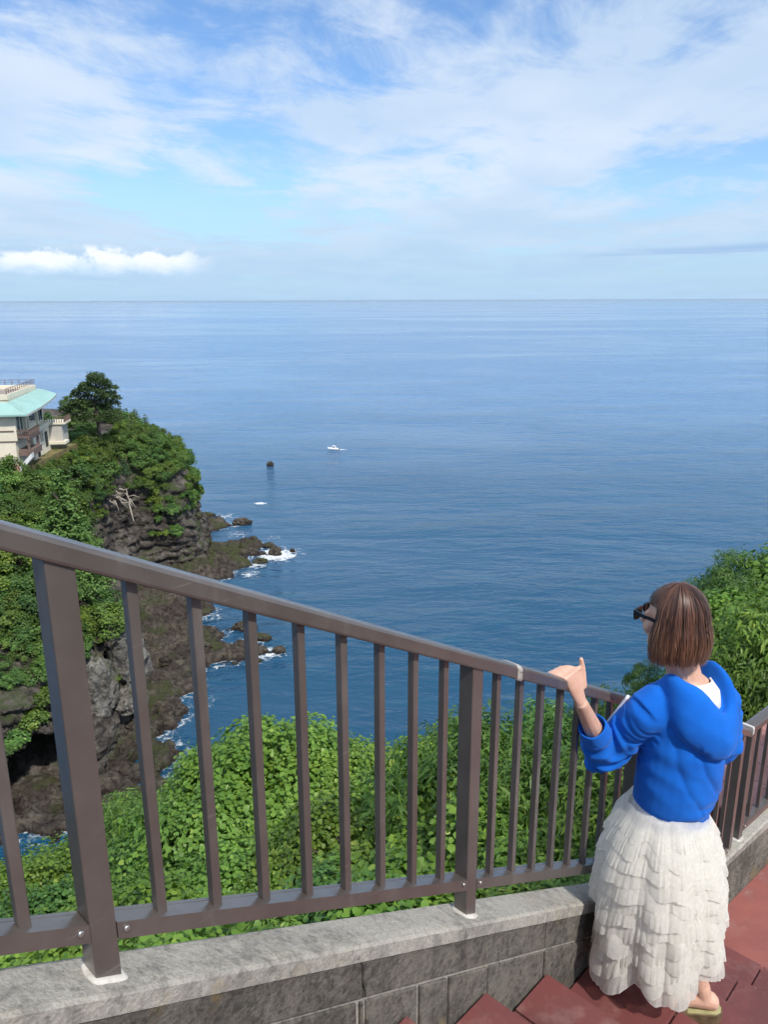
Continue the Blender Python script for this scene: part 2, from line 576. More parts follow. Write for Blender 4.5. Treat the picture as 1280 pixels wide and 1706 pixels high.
SP = np.array(SHELF_POLY, float)

def poly_dist(X, Y, P):
    """signed distance, positive inside."""
    n = len(P)
    dmin = np.full(X.shape, 1e9)
    inside = np.zeros(X.shape, bool)
    for i in range(n):
        a, b = P[i], P[(i + 1) % n]
        ab = b - a
        t = np.clip(((X - a[0]) * ab[0] + (Y - a[1]) * ab[1]) / (ab @ ab), 0, 1)
        d = np.hypot(X - a[0] - t * ab[0], Y - a[1] - t * ab[1])
        dmin = np.minimum(dmin, d)
        c = ((a[1] > Y) != (b[1] > Y)) & (X < (b[0] - a[0]) * (Y - a[1]) / (b[1] - a[1] + 1e-12) + a[0])
        inside ^= c
    return np.where(inside, dmin, -dmin)

def build_shelf():
    xs = np.arange(-58, -12, 0.36)
    ys = np.arange(64, 200, 0.36)
    X, Y = np.meshgrid(xs, ys, indexing='ij')
    D = poly_dist(X, Y, SP)
    Z = np.empty_like(X)
    for i in range(X.shape[0]):
        for j in range(X.shape[1]):
            d = D[i, j]
            if d < -4.5:
                Z[i, j] = SEA - 3
                continue
            p = Vector((X[i, j], Y[i, j], 0))
            w = d + 1.7 * fbm(p * 0.22, 4)
            lay = noise.ridged_multi_fractal(Vector((p.x * 0.16 + p.y * 0.05, p.y * 0.30, 1.7)), 0.8, 2.2, 5, 1.0, 2.0)
            base = 1.25 * (1 - math.exp(-max(w, 0) / 1.3)) + (0.055 * min(max(w, 0), 14) if p.y > 84 else -0.05 * max(w - 1.5, 0))
            z = SEA - 0.5 + base + 1.15 * (lay - 1.0) * min(1, max(w, 0) / 1.5) + 0.6 * fbm(p * 0.7, 5)
            if w < 0:
                z = SEA - 0.5 + w * 0.8
            # flat bedding with sharp steps
            q = 0.55
            f = (z - SEA) / q
            z = SEA + q * (math.floor(f) + min(1.0, max(0.0, (f - math.floor(f) - 0.55) / 0.40))) * 0.6 + (z - SEA) * 0.4
            Z[i, j] = z
    V = np.stack([X, Y, Z], -1).reshape(-1, 3)
    F = grid_faces(*X.shape)
    keep = V[F][:, :, 2].max(1) > SEA - 0.7
    F = F[keep]
    used = np.unique(F)
    mp = -np.ones(len(V), int)
    mp[used] = np.arange(len(used))
    o = link('rock_shelf', mesh_np('rock_shelf', V[used], mp[F], smooth=False), SHELF)
    tag(o, 'brown wave cut rock platform at the foot of the cliff', None, kind='structure')

build_shelf()

def rock_thing(name, loc, r, label, cat, group=None, seed=0, mat=None, flat=0.6):
    bm = bmesh.new()
    bmesh.ops.create_icosphere(bm, subdivisions=4, radius=1.0)
    rs = Vector((seed * 3.1, seed * 1.7, seed * 0.9))
    for v in bm.verts:
        p = v.co.copy()
        k = 1 + 0.36 * noise.noise(p * 1.1 + rs) + 0.20 * noise.noise(p * 2.7 + rs) + 0.22 * (noise.ridged_multi_fractal(p * 1.9 + rs, 0.9, 2.1, 4, 1.0, 2.0) - 1.1)
        q = Vector((p.x * r[0], p.y * r[1], p.z * r[2])) * k
        if q.z < -0.35 * r[2]:
            q.z = -0.35 * r[2] + (q.z + 0.35 * r[2]) * 0.25
        v.co = q
    me = bpy.data.meshes.new(name)
    bm.to_mesh(me)
    bm.free()
    o = link(name, me, mat or SHELF)
    o.location = loc
    tag(o, label, cat, group)
    return o

def foam_material():
    m, h, bs, out = material('sea_foam')
    at = h.n('ShaderNodeAttribute', attribute_name='foam').outputs['Fac']
    P = pos(h)
    a = h.noise(P, 0.75, 8.0, 0.68, 0.9)
    b = h.noise(P, 3.1, 6.0, 0.7, 0.6)
    vor = h.n('ShaderNodeTexVoronoi', feature='DISTANCE_TO_EDGE')
    h.set(vor.inputs['Vector'], h.vmath('ADD', P, h.comb(h.math('MULTIPLY', b, 1.1), h.math('MULTIPLY', a, 1.1), 0.0)))
    vor.inputs['Scale'].default_value = 0.62
    lace = h.rng(vor.outputs['Distance'], 0.02, 0.20, 1.0, 0.0)
    f = h.math('ADD', h.math('MULTIPLY', at, 1.0), h.math('ADD', h.math('MULTIPLY', h.math('SUBTRACT', a, 0.5), 1.5), h.math('MULTIPLY', h.math('SUBTRACT', b, 0.5), 0.8)))
    f = h.math('ADD', f, h.math('MULTIPLY', lace, 0.22))
    al = h.math('MULTIPLY', h.rng(f, 0.40, 0.95), h.rng(at, 0.02, 0.16))
    bs.inputs['Base Color'].default_value = (0.80, 0.84, 0.86, 1)
    bs.inputs['Roughness'].default_value = 0.8
    h.set(bs.inputs['Alpha'], h.math('MULTIPLY', al, 0.85))
    return m

FOAM = foam_material()

def build_foam():
    xs = np.arange(-50, -8, 0.5)
    ys = np.arange(64, 204, 0.5)
    X, Y = np.meshgrid(xs, ys, indexing='ij')
    D = -poly_dist(X, Y, SP)
    # surf is strongest on the exposed points
    hot = [(-24.0, 165, 5.5, 0.80), (-27.5, 158, 3.5, 0.50), (-18.5, 114.5, 3.5, 0.50), (-22, 119, 3.5, 0.42), (-24.0, 83, 2.6, 0.55), (-36, 181, 4.0, 0.35), (-28, 152, 3.0, 0.45), (-42, 197, 5.0, 0.35),
           (-26, 99, 2.6, 0.30), (-31, 130, 3.5, 0.32), (-27, 178, 3.0, 0.3), (-30, 75, 2.0, 0.35)]
    F = np.zeros_like(X)
    for hx, hy, hr, hs in hot:
        g = np.exp(-((X - hx) ** 2 + (Y - hy) ** 2) / (2 * (hr * 0.6) ** 2))
        F = np.maximum(F, hs * 1.25 * g)
    edge = np.exp(-np.maximum(D, 0) / 0.8)
    F = np.maximum(F, 0.34 * edge)
    F *= (D > -3.0)
    V = np.stack([X, Y, np.full_like(X, SEA + 0.04)], -1).reshape(-1, 3)
    fa = grid_faces(*X.shape)
    fv = F.reshape(-1)
    keep = fv[fa].max(1) > 0.03
    fa = fa[keep]
    used = np.unique(fa)
    mp = -np.ones(len(V), int)
    mp[used] = np.arange(len(used))
    o = link('sea_foam', mesh_np('sea_foam', V[used], mp[fa], attrs={'foam': fv[used]}), FOAM)
    tag(o, 'white surf foaming round the rocks below the headland', None, kind='stuff')

build_foam()

def foam_patch(name, c, rx, ry, strength, label, rot=0.0):
    n = 24
    u = np.linspace(-1, 1, n)
    X, Y = np.meshgrid(u, u, indexing='ij')
    F = strength * np.clip(1 - X ** 2 - Y ** 2, 0, 1)
    ca, sa = math.cos(rot), math.sin(rot)
    V = np.stack([c[0] + X * rx * ca - Y * ry * sa, c[1] + X * rx * sa + Y * ry * ca, np.full_like(X, SEA + 0.05)], -1).reshape(-1, 3)
    o = link(name, mesh_np(name, V, grid_faces(n, n), attrs={'foam': F.ravel()}), FOAM)
    tag(o, label, None, kind='stuff')

# boulders in the surf
BOULD = [((-24.4, 165.3), (1.5, 1.2, 1.5), 1, 'dark boulder standing in white surf off the platform point'),
         ((-20.8, 167.0), (0.5, 0.5, 0.7), 2, 'lone small rock awash farthest out from the surf point'),
         ((-27.0, 159.6), (1.5, 1.0, 1.0), 3, 'low black rock on the near side of the surf point'),
         ((-26.4, 170.6), (1.6, 1.2, 0.9), 4, 'flat dark rock on the far side of the surf point'),
         ((-17.2, 115.2), (1.1, 0.9, 0.9), 5, 'reddish rock awash at the tip of the near rock spur'),
         ((-20.6, 120.0), (1.6, 1.1, 1.0), 6, 'brown rock in foam beyond the near rock spur'),
         ((-24.2, 124.6), (2.0, 1.3, 1.1), 7, 'long brown rock in the inlet behind the near rock spur'),
         ((-22.6, 82.6), (1.7, 1.5, 0.9), 8, 'dark red rock washed by foam at the cove mouth'),
         ((-36.2, 189.6), (2.2, 1.2, 1.5), 9, 'dark knob on the low spit past the headland point'),
         ((-46.5, 197.5), (1.8, 1.0, 1.0), 10, 'small dark rock beside the headland beyond the low spit')]
for (bx, by), br, sd, lb in BOULD:
    rock_thing('boulder', (bx, by, SEA + 0.15), br, lb, 'rock', None, sd)
rock_thing('sea_stack', (-39.3, 262.0, SEA + 0.2), (1.15, 1.0, 1.35), 'lone dark rock standing in open water inshore of the boat', 'rock', None, 14)
foam_patch('breaking_wave', (-34.8, 210.5), 2.6, 1.6, 0.9, 'small white breaking wave over a sunken reef near the headland')

# blocks fallen from the cliff lie about on the platform
frng = random.Random(77)
fallen = []
while len(fallen) < 26:
    k = frng.randrange(0, 12)
    fx, fy = [(-30, 84), (-31, 92), (-32, 99), (-31, 105), (-33, 112), (-37, 118), (-37, 128), (-41, 141), (-38, 150), (-35, 158), (-37, 166), (-34, 171)][k]
    fx += frng.uniform(-3, 4)
    fy += frng.uniform(-4, 4)
    if float(poly_dist(np.array([[fx]]), np.array([[fy]]), SP)[0, 0]) < 1.0:
        continue
    r = frng.uniform(0.5, 1.3)
    fallen.append((fx, fy))
    near_ = 'by the cove mouth' if fy < 95 else ('under the grey buttress' if fy < 108 else ('behind the near rock spur' if fy < 135 else 'under the outer cliff'))
    rock_thing('fallen_block', (fx, fy, SEA + 0.9), (r, r * frng.uniform(0.7, 1.2), r * frng.uniform(0.6, 1.0)), '%s fallen rock block on the platform %s' % ('large' if r > 0.95 else 'small', near_), 'rock', 'fallen blocks on the rock platform', 40 + len(fallen))

# big pale boulders and outcrops leaning on the cliff
OUT = [((-34.6, 93.8, -46.0), (3.1, 3.8, 6.2), 21, 'tall pale grey rock buttress on the near cliff'),
       ((-33.2, 91.0, -50.2), (2.0, 2.2, 2.4), 22, 'rounded pale grey boulder at the foot of the buttress'),
       ((-36.0, 86.6, -46.8), (2.6, 3.2, 4.8), 23, 'grey rock knob beside the tall buttress under the trees'),
       ((-35.0, 83.5, -51.0), (2.0, 3.6, 2.6), 24, 'layered brown rock between the sea cave and grey buttress')]
PALE = rock_material('pale_rock', (0.21, 0.195, 0.175), (0.34, 0.32, 0.29), (0.40, 0.38, 0.34), (0.10, 0.11, 0.05), 0.6, 0.7)
for i, (c, r, sd, lb) in enumerate(OUT):
    rock_thing('rock_outcrop', c, r, lb, 'rock', None, sd, PALE if i < 3 else CLIFF)

# ------------------------------------------------------------------ hillside below the railing
EDGE = [(-80, 21), (-30, 20), (-11.7, 20), (-9.2, 21.5), (-8.2, 21.5), (-7.0, 25), (-4.0, 26.5), (-1.6, 20), (-0.5, 15.2), (1.4, 16.2), (2.3, 13), (3.2, 14), (4.2, 13.7), (6, 13), (9, 14), (20, 18), (80, 24)]
SX = Vector((0.69, 0.724, 0)).normalized()
NX = Vector((SX.y, -SX.x, 0))
KS = 0.83
def hill_w(x, y):
    return -(NX.x * x + NX.y * y) - 1.267 * KS
def hill_z(x, y):
    w = hill_w(x, y)
    if w < 0.35:
        return -7.5
    z = -6.2 - 0.57 * w
    e = float(np.interp(x, [a for a, b in EDGE], [b for a, b in EDGE]))
    if y > e - 1.0:
        z -= (y - e + 1.0) * 1.5
    return max(z, SEA - 2)

def build_hillside():
    m, h, bs, out = material('hillside_earth')
    P = pos(h)
    n = h.noise(P, 0.9, 8.0, 0.65)
    col = h.mix(h.rng(n, 0.35, 0.65), (0.028, 0.034, 0.014), (0.055, 0.060, 0.024))
    h.set(bs.inputs['Base Color'], col)
    bs.inputs['Roughness'].default_value = 0.95
    h.set(bs.inputs['Normal'], h.bump(h.noise(P, 3.0, 8.0, 0.7), 0.8, 0.3))
    xs = np.arange(-60, 60.1, 0.8)
    ys = np.arange(-40, 62, 0.8)
    V = []
    for x in xs:
        for y in ys:
            V.append((x, y, hill_z(x, y) + 0.25 * noise.noise(Vector((x * 0.5, y * 0.5, 0)))))
    o = link('hillside', mesh_np('hillside', V, grid_faces(len(xs), len(ys)), smooth=True), m)
    tag(o, 'steep overgrown slope falling away below the stairs', None, kind='structure')

build_hillside()

# ------------------------------------------------------------------ stairs, parapet and railing
def C(s, n, z):
    """stair coordinates: s down the flight, n across it (wall side negative), z up."""
    q = SX * s + NX * n
    return Vector((q.x, q.y, z)) * KS

def sprism(s0, s1, n0, n1, zb, zt):
    """sloped bar: zb(s), zt(s) functions; returns 8 corners."""
    return [C(s0, n1, zb(s0)), C(s1, n1, zb(s1)), C(s1, n0, zb(s1)), C(s0, n0, zb(s0)),
            C(s0, n1, zt(s0)), C(s1, n1, zt(s1)), C(s1, n0, zt(s1)), C(s0, n0, zt(s0))]

zcope = lambda s: -1.646 - 0.548 * (s - 1.167)
zrail = lambda s: -0.333 - 0.529 * (s - 0.43)
zbot = lambda s: -1.551 - 0.540 * (s - 1.25)
S_TOP, S_END = -0.95, 4.09
LAND_Z = -3.62

def tile_material(name, c1, c2, c3):
    m, h, bs, out = material(name)
    P = pos(h)
    oi = h.n('ShaderNodeObjectInfo').outputs['Random']
    n = h.noise(P, 3.0, 7.0, 0.65, 0.4)
    f = h.noise(P, 42.0, 5.0, 0.6)
    col = h.mix(oi, c1, c2)
    col = h.mix(h.rng(n, 0.40, 0.66, 0.0, 0.85), col, c3)
    col = h.mix(h.rng(h.noise(P, 9.0, 7.0, 0.7), 0.50, 0.72, 0.0, 0.35), col, (0.30, 0.19, 0.165))
    sp = h.rng(h.noise(P, 24.0, 3.0, 0.5), 0.72, 0.76, 0.0, 0.55)
    col = h.mix(sp, col, (0.42, 0.33, 0.29))
    h.set(bs.inputs['Base Color'], col)
    h.set(bs.inputs['Roughness'], h.rng(n, 0.3, 0.7, 0.50, 0.75))
    bs.inputs['Specular IOR Level'].default_value = 0.4
    h.set(bs.inputs['Normal'], h.bump(h.math('ADD', f, n), 0.25, 0.004))
    return m

TILE = tile_material('red_step_tile', (0.150, 0.044, 0.042), (0.185, 0.056, 0.052), (0.115, 0.040, 0.040))
LANDING = tile_material('red_landing_paint', (0.30, 0.100, 0.082), (0.30, 0.100, 0.082), (0.24, 0.080, 0.070))
GROUT = simple('dark_grout', (0.10, 0.045, 0.042), 0.9)
PINK = tile_material('pink_terrace_tile', (0.42, 0.20, 0.175), (0.48, 0.24, 0.21), (0.36, 0.17, 0.155))

def concrete_material(name, light, dark, ochre, stain=0.5, lo=0.42, hi=0.62, spot=0.8):
    m, h, bs, out = material(name)
    P = pos(h)
    big = h.noise(P, 4.5, 6.0, 0.62)
    med = h.noise(P, 34.0, 7.0, 0.75)
    fin = h.noise(P, 130.0, 4.0, 0.7)
    spk = h.noise(P, 55.0, 6.0, 0.75)
    drip = h.noise(h.mapping(P, (11.0, 11.0, 1.1)), 1.0, 5.0, 0.65)
    tone = h.math('ADD', h.math('MULTIPLY', big, 0.5), h.math('MULTIPLY', med, 0.5))
    col = h.mix(h.rng(tone, lo, hi, 0.0, stain), light, dark)
    spots = h.math('MULTIPLY', h.rng(spk, 0.47, 0.60), h.rng(tone, lo - 0.04, hi - 0.02, 0.15, 1.0))
    col = h.mix(h.math('MULTIPLY', spots, spot), col, tuple(c * 0.55 for c in dark))
    col = h.mix(h.rng(fin, 0.35, 0.7, 0.0, 0.35), col, tuple(c * 0.8 for c in dark))
    gx, gy, gz = h.sep(h.n('ShaderNodeNewGeometry').outputs['Normal'])
    col = h.mix(h.math('MULTIPLY', h.rng(drip, 0.48, 0.70, 0.0, 0.5), h.rng(h.math('ABSOLUTE', gz), 0.3, 0.7, 1.0, 0.0)), col, tuple(c * 0.75 for c in dark))
    och = h.rng(h.noise(P, 4.6, 5.0, 0.6, 0.6), 0.57, 0.68, 0.0, 0.55)
    col = h.mix(och, col, ochre)
    h.set(bs.inputs['Base Color'], col)
    bs.inputs['Roughness'].default_value = 0.93
    bs.inputs['Specular IOR Level'].default_value = 0.2
    h.set(bs.inputs['Normal'], h.bump(h.math('ADD', h.math('MULTIPLY', fin, 0.4), h.math('ADD', med, spk)), 0.8, 0.007))
    return m

COPING = concrete_material('weathered_coping', (0.47, 0.44, 0.385), (0.185, 0.172, 0.155), (0.42, 0.36, 0.26), 0.62, 0.45, 0.64, 0.45)
SLAB = concrete_material('grey_wall_slab', (0.215, 0.195, 0.165), (0.085, 0.078, 0.070), (0.22, 0.155, 0.070), 0.8, 0.40, 0.58)
MORTAR = concrete_material('pale_mortar', (0.44, 0.41, 0.36), (0.17, 0.16, 0.145), (0.40, 0.34, 0.25), 0.6, 0.45, 0.66)

def metal_material():
    m, h, bs, out = material('brown_painted_aluminium')
    P = pos(h)
    n = h.noise(P, 9.0, 6.0, 0.6)
    sc = h.noise(h.mapping(P, (3.0, 3.0, 30.0), (0.4, 0.2, 0)), 3.0, 4.0, 0.6)
    col = h.mix(h.rng(n, 0.3, 0.7), (0.098, 0.080, 0.071), (0.122, 0.102, 0.091))
    col = h.mix(h.rng(sc, 0.66, 0.76, 0.0, 0.45), col, (0.30, 0.27, 0.25))
    du = h.noise(h.mapping(P, (14.0, 14.0, 2.2)), 1.0, 6.0, 0.7)
    col = h.mix(h.rng(du, 0.52, 0.75, 0.0, 0.40), col, (0.20, 0.175, 0.155))
    h.set(bs.inputs['Base Color'], col)
    bs.inputs['Metallic'].default_value = 0.2
    bs.inputs['Coat Weight'].default_value = 0.6
    bs.inputs['Coat Roughness'].default_value = 0.22
    h.set(bs.inputs['Roughness'], h.rng(du, 0.4, 0.7, 0.30, 0.55))
    h.set(bs.inputs['Normal'], h.bump(h.noise(P, 260.0, 3.0, 0.6), 0.06, 0.002))
    return m

METAL = metal_material()
CAPMETAL = simple('pale_bracket_metal', (0.50, 0.45, 0.40), 0.45, 0.3, 0.2, 40)
SCREW = simple('steel_screw', (0.55, 0.53, 0.50), 0.3, 0.9)
SEALANT = simple('white_sealant', (0.50, 0.47, 0.42), 0.85, var=0.25, scale=30)

def build_stairs():
    # nosing k is at s = 1.33 + 0.4 k, its tread lies at z = -2.015 - 0.2255 k
    for k in range(-5, 7):
        sn = 1.33 + 0.4 * k
        z = -2.015 - 0.2255 * k
        root = empty('stair_step', C(sn - 0.2, 0.4, z))
        st_lab = {6: 'lowest red tiled step beside the landing', 5: 'red tiled step one above the lowest', 4: 'red tiled step under the woman in white skirt',
                  3: 'red tiled step just above the one the woman stands on', 2: 'red tiled step two above the woman with its corner at the wall',
                  1: 'red tiled step three above the woman with its corner at the wall'}.get(k, 'red tiled stair step higher up the flight')
        tag(root, st_lab, 'step', 'red tiled stair steps')
        off = root.location
        s0 = sn - 0.4 if k > -5 else sn - 3.2
        body = MB()
        body.hexa([p for p in (C(s0 - 0.02, 2.6, z - 1.2), C(sn - 0.012, 2.6, z - 1.2), C(sn - 0.012, -1.195, z - 1.2), C(s0 - 0.02, -1.195, z - 1.2),
                               C(s0 - 0.02, 2.6, z - 0.012), C(sn - 0.012, 2.6, z - 0.012), C(sn - 0.012, -1.195, z - 0.012), C(s0 - 0.02, -1.195, z - 0.012))])
        body.build('step_core', GROUT, root, offset=off)
        # tread tiles: a nosing row and a back row, then riser tiles
        w = 0.362
        rows = [(sn - 0.20, sn), (s0 + 0.006, sn - 0.208)] if k > -5 else [(sn - 0.2 - 0.4 * q, sn - 0.4 * q) for q in range(0, 7)]
        for ri, (a, b) in enumerate(rows):
            n0 = -1.193 - (0.18 if ri % 2 else 0.0)
            while n0 < 2.58:
                na, nb = max(n0, -1.193), min(n0 + w - 0.008, 2.58)
                if nb - na > 0.03:
                    dz = random.uniform(-0.001, 0.001)
                    t = MB()
                    zt = z + dz
                    ov = 0.010 if ri == 0 else 0.0
                    t.hexa([C(a, nb, zt - 0.02), C(b + ov, nb, zt - 0.02), C(b + ov, na, zt - 0.02), C(a, na, zt - 0.02),
                            C(a, nb, zt), C(b + ov, nb, zt), C(b + ov, na, zt), C(a, na, zt)])
                    o = t.build('tread_tile', TILE, root, offset=off)
                    if b > 0.4:
                        bevel(o, 0.003, 2)
                n0 += w
        n0 = -1.193
        while n0 < 2.58:
            nb = min(n0 + w - 0.008, 2.58)
            t = MB()
            t.hexa([C(sn - 0.014, nb, z - 0.222), C(sn - 0.002, nb, z - 0.222), C(sn - 0.002, n0, z - 0.222), C(sn - 0.014, n0, z - 0.222),
                    C(sn - 0.014, nb, z - 0.024), C(sn - 0.002, nb, z - 0.024), C(sn - 0.002, n0, z - 0.024), C(sn - 0.014, n0, z - 0.024)])
            t.build('riser_tile', TILE, root, offset=off)
            n0 += w

random.seed(5)
build_stairs()

# landing turns slightly to the right of the flight
LDIR = (C(4.80, -1.115, 0) - C(4.12, -1.185, 0)).normalized()
LNRM = Vector((LDIR.y, -LDIR.x, 0))
CORNER = C(4.40, -1.265, 0)
CORNER.z = 0
def Lp(a, b, z):
    """landing coordinates in metres: a along the fence from the corner, b towards the landing, z world."""
    p = CORNER + LDIR * a + LNRM * b
    return Vector((p.x, p.y, z))

def build_landing():
    mb = MB()
    zt = LAND_Z * KS
    poly = [C(3.715, -1.195, 0), C(4.08, -1.195, 0), Lp(-0.25, 0.049, 0), Lp(7.5, 0.049, 0), Lp(7.5, 3.4, 0), C(3.715, 2.6, 0)]
    mb.prism([(p.x, p.y) for p in reversed(poly)], zt - 0.25, zt)
    o = mb.build('stair_landing', LANDING)
    tag(o, 'smooth faded red landing at the bottom of the stairs', None, kind='structure')

build_landing()

def build_parapet():
    root = empty('parapet_wall', C(1.7, -1.265, zcope(1.7) - 1.0))
    off = root.location
    tag(root, 'weathered grey stone parapet with pale coping sloping beside the stairs', 'wall')
    # coping in cast lengths
    cuts = [S_TOP, 0.02, 1.62, 3.1, S_END]
    for a, b in zip(cuts[:-1], cuts[1:]):
        n = 40
        mb = MB()
        prof = [(-1.330, -0.050), (-1.334, -0.008), (-1.324, 0.000), (-1.300, 0.002), (-1.23, 0.002), (-1.206, -0.001), (-1.198, -0.009), (-1.197, -0.052)]
        rings = []
        for i in range(n + 1):
            s = a + 0.0012 + (b - a - 0.0024) * i / n
            ring = []
            for (pn, pz) in prof:
                wob = 0.004 * noise.noise(Vector((s * 3.0, pn * 20, pz * 30))) + 0.003 * noise.noise(Vector((s * 14.0, pn * 50, pz * 60)))
                ring.append(C(s, pn + wob, zcope(s) + pz + 0.6 * wob))
            rings.append(ring)
        mb.rings(rings)
        mb.build('coping_stone', COPING, root, offset=off)
    # core (mortar) behind the facing slabs
    mb = MB()
    mb.hexa(sprism(S_TOP, S_END, -1.322, -1.212, lambda s: -6.6, lambda s: zcope(s) - 0.052))
    mb.build('wall_core', MORTAR, root, offset=off)
    # upper course
    rnd = random.Random(11)
    s = S_TOP
    cuts = [S_TOP, -0.2, 0.42, 1.175, 2.135, 2.95, 3.7, S_END]
    for a, b in zip(cuts[:-1], cuts[1:]):
        mb = MB()
        mb.hexa(sprism(a + 0.002, b - 0.002, -1.215, -1.2045 + rnd.uniform(-0.002, 0.002), lambda s: zcope(s) - 0.181, lambda s: zcope(s) - 0.054))
        bevel(mb.build('upper_block', SLAB, root, offset=off), 0.004, 2)
    # lower course: upright slabs of uneven width with pale joints
    s = S_TOP
    known = [1.405, 1.55, 1.765, 2.135]
    cuts = [S_TOP]
    while cuts[-1] < 1.2:
        cuts.append(cuts[-1] + rnd.uniform(0.17, 0.36))
    cuts[-1] = 1.18
    cuts += known
    while cuts[-1] < S_END - 0.3:
        cuts.append(cuts[-1] + rnd.uniform(0.2, 0.36))
    cuts[-1] = S_END
    for a, b in zip(cuts[:-1], cuts[1:]):
        g1, g2 = rnd.uniform(0.003, 0.007), rnd.uniform(0.003, 0.007)
        mb = MB()
        mb.hexa(sprism(a + g1, b - g2, -1.215, -1.203 + rnd.uniform(-0.003, 0.002), lambda s: zcope(s) - 0.95, lambda s: zcope(s) - 0.192))
        bevel(mb.build('wall_slab', SLAB, root, offset=off), 0.004, 2)
    # a crack with a broken edge in the upper course
    mb = MB()
    pts = [(1.168, -0.055), (1.176, -0.085), (1.170, -0.11), (1.181, -0.15), (1.184, -0.178)]
    mb.tube([C(s_, -1.2035, zcope(s_) + dz) for s_, dz in pts], [0.0035, 0.002, 0.0025, 0.002, 0.001], 5)
    mb.build('crack', simple('crack_shadow', (0.03, 0.028, 0.025), 0.95), root, offset=off)
    # mortar splashes at the joints
    return root

build_parapet()

def build_landing_wall():
    root = empty('landing_wall', Lp(1.5, 0.0, LAND_Z * KS - 0.3))
    off = root.location
    tag(root, 'low mossy concrete wall with pale coping along the landing', 'wall')
    zt = -3.235 * KS
    mb = MB()
    n = 30
    prof = [(-0.055, -0.042), (-0.057, -0.006), (-0.049, 0.0), (0.043, 0.0), (0.051, -0.007), (0.052, -0.043)]
    rings = []
    for i in range(n + 1):
        a = -0.262 + 7.49 * i / n
        rings.append([Lp(a, b + 0.003 * noise.noise(Vector((a * 4, b * 30, z * 30))), zt + z + 0.003 * noise.noise(Vector((a * 5, b * 9, 3)))) for b, z in prof])
    mb.rings([list(reversed(r)) for r in rings]).build('coping_stone', COPING, root, offset=off)
    mb = MB()
    mb.hexa([Lp(-0.257, -0.05, -6.6), Lp(-0.257, 0.047, -6.6), Lp(7.2, 0.047, -6.6), Lp(7.2, -0.05, -6.6), Lp(-0.257, -0.05, zt - 0.042), Lp(-0.257, 0.047, zt - 0.042), Lp(7.2, 0.047, zt - 0.042), Lp(7.2, -0.05, zt - 0.042)][::1])
    MOSSY = concrete_material('mossy_concrete', (0.27, 0.25, 0.21), (0.085, 0.078, 0.066), (0.22, 0.17, 0.08), 0.75, 0.40, 0.60)
    o = mb.build('wall_body', MOSSY, root, offset=off)

build_landing_wall()

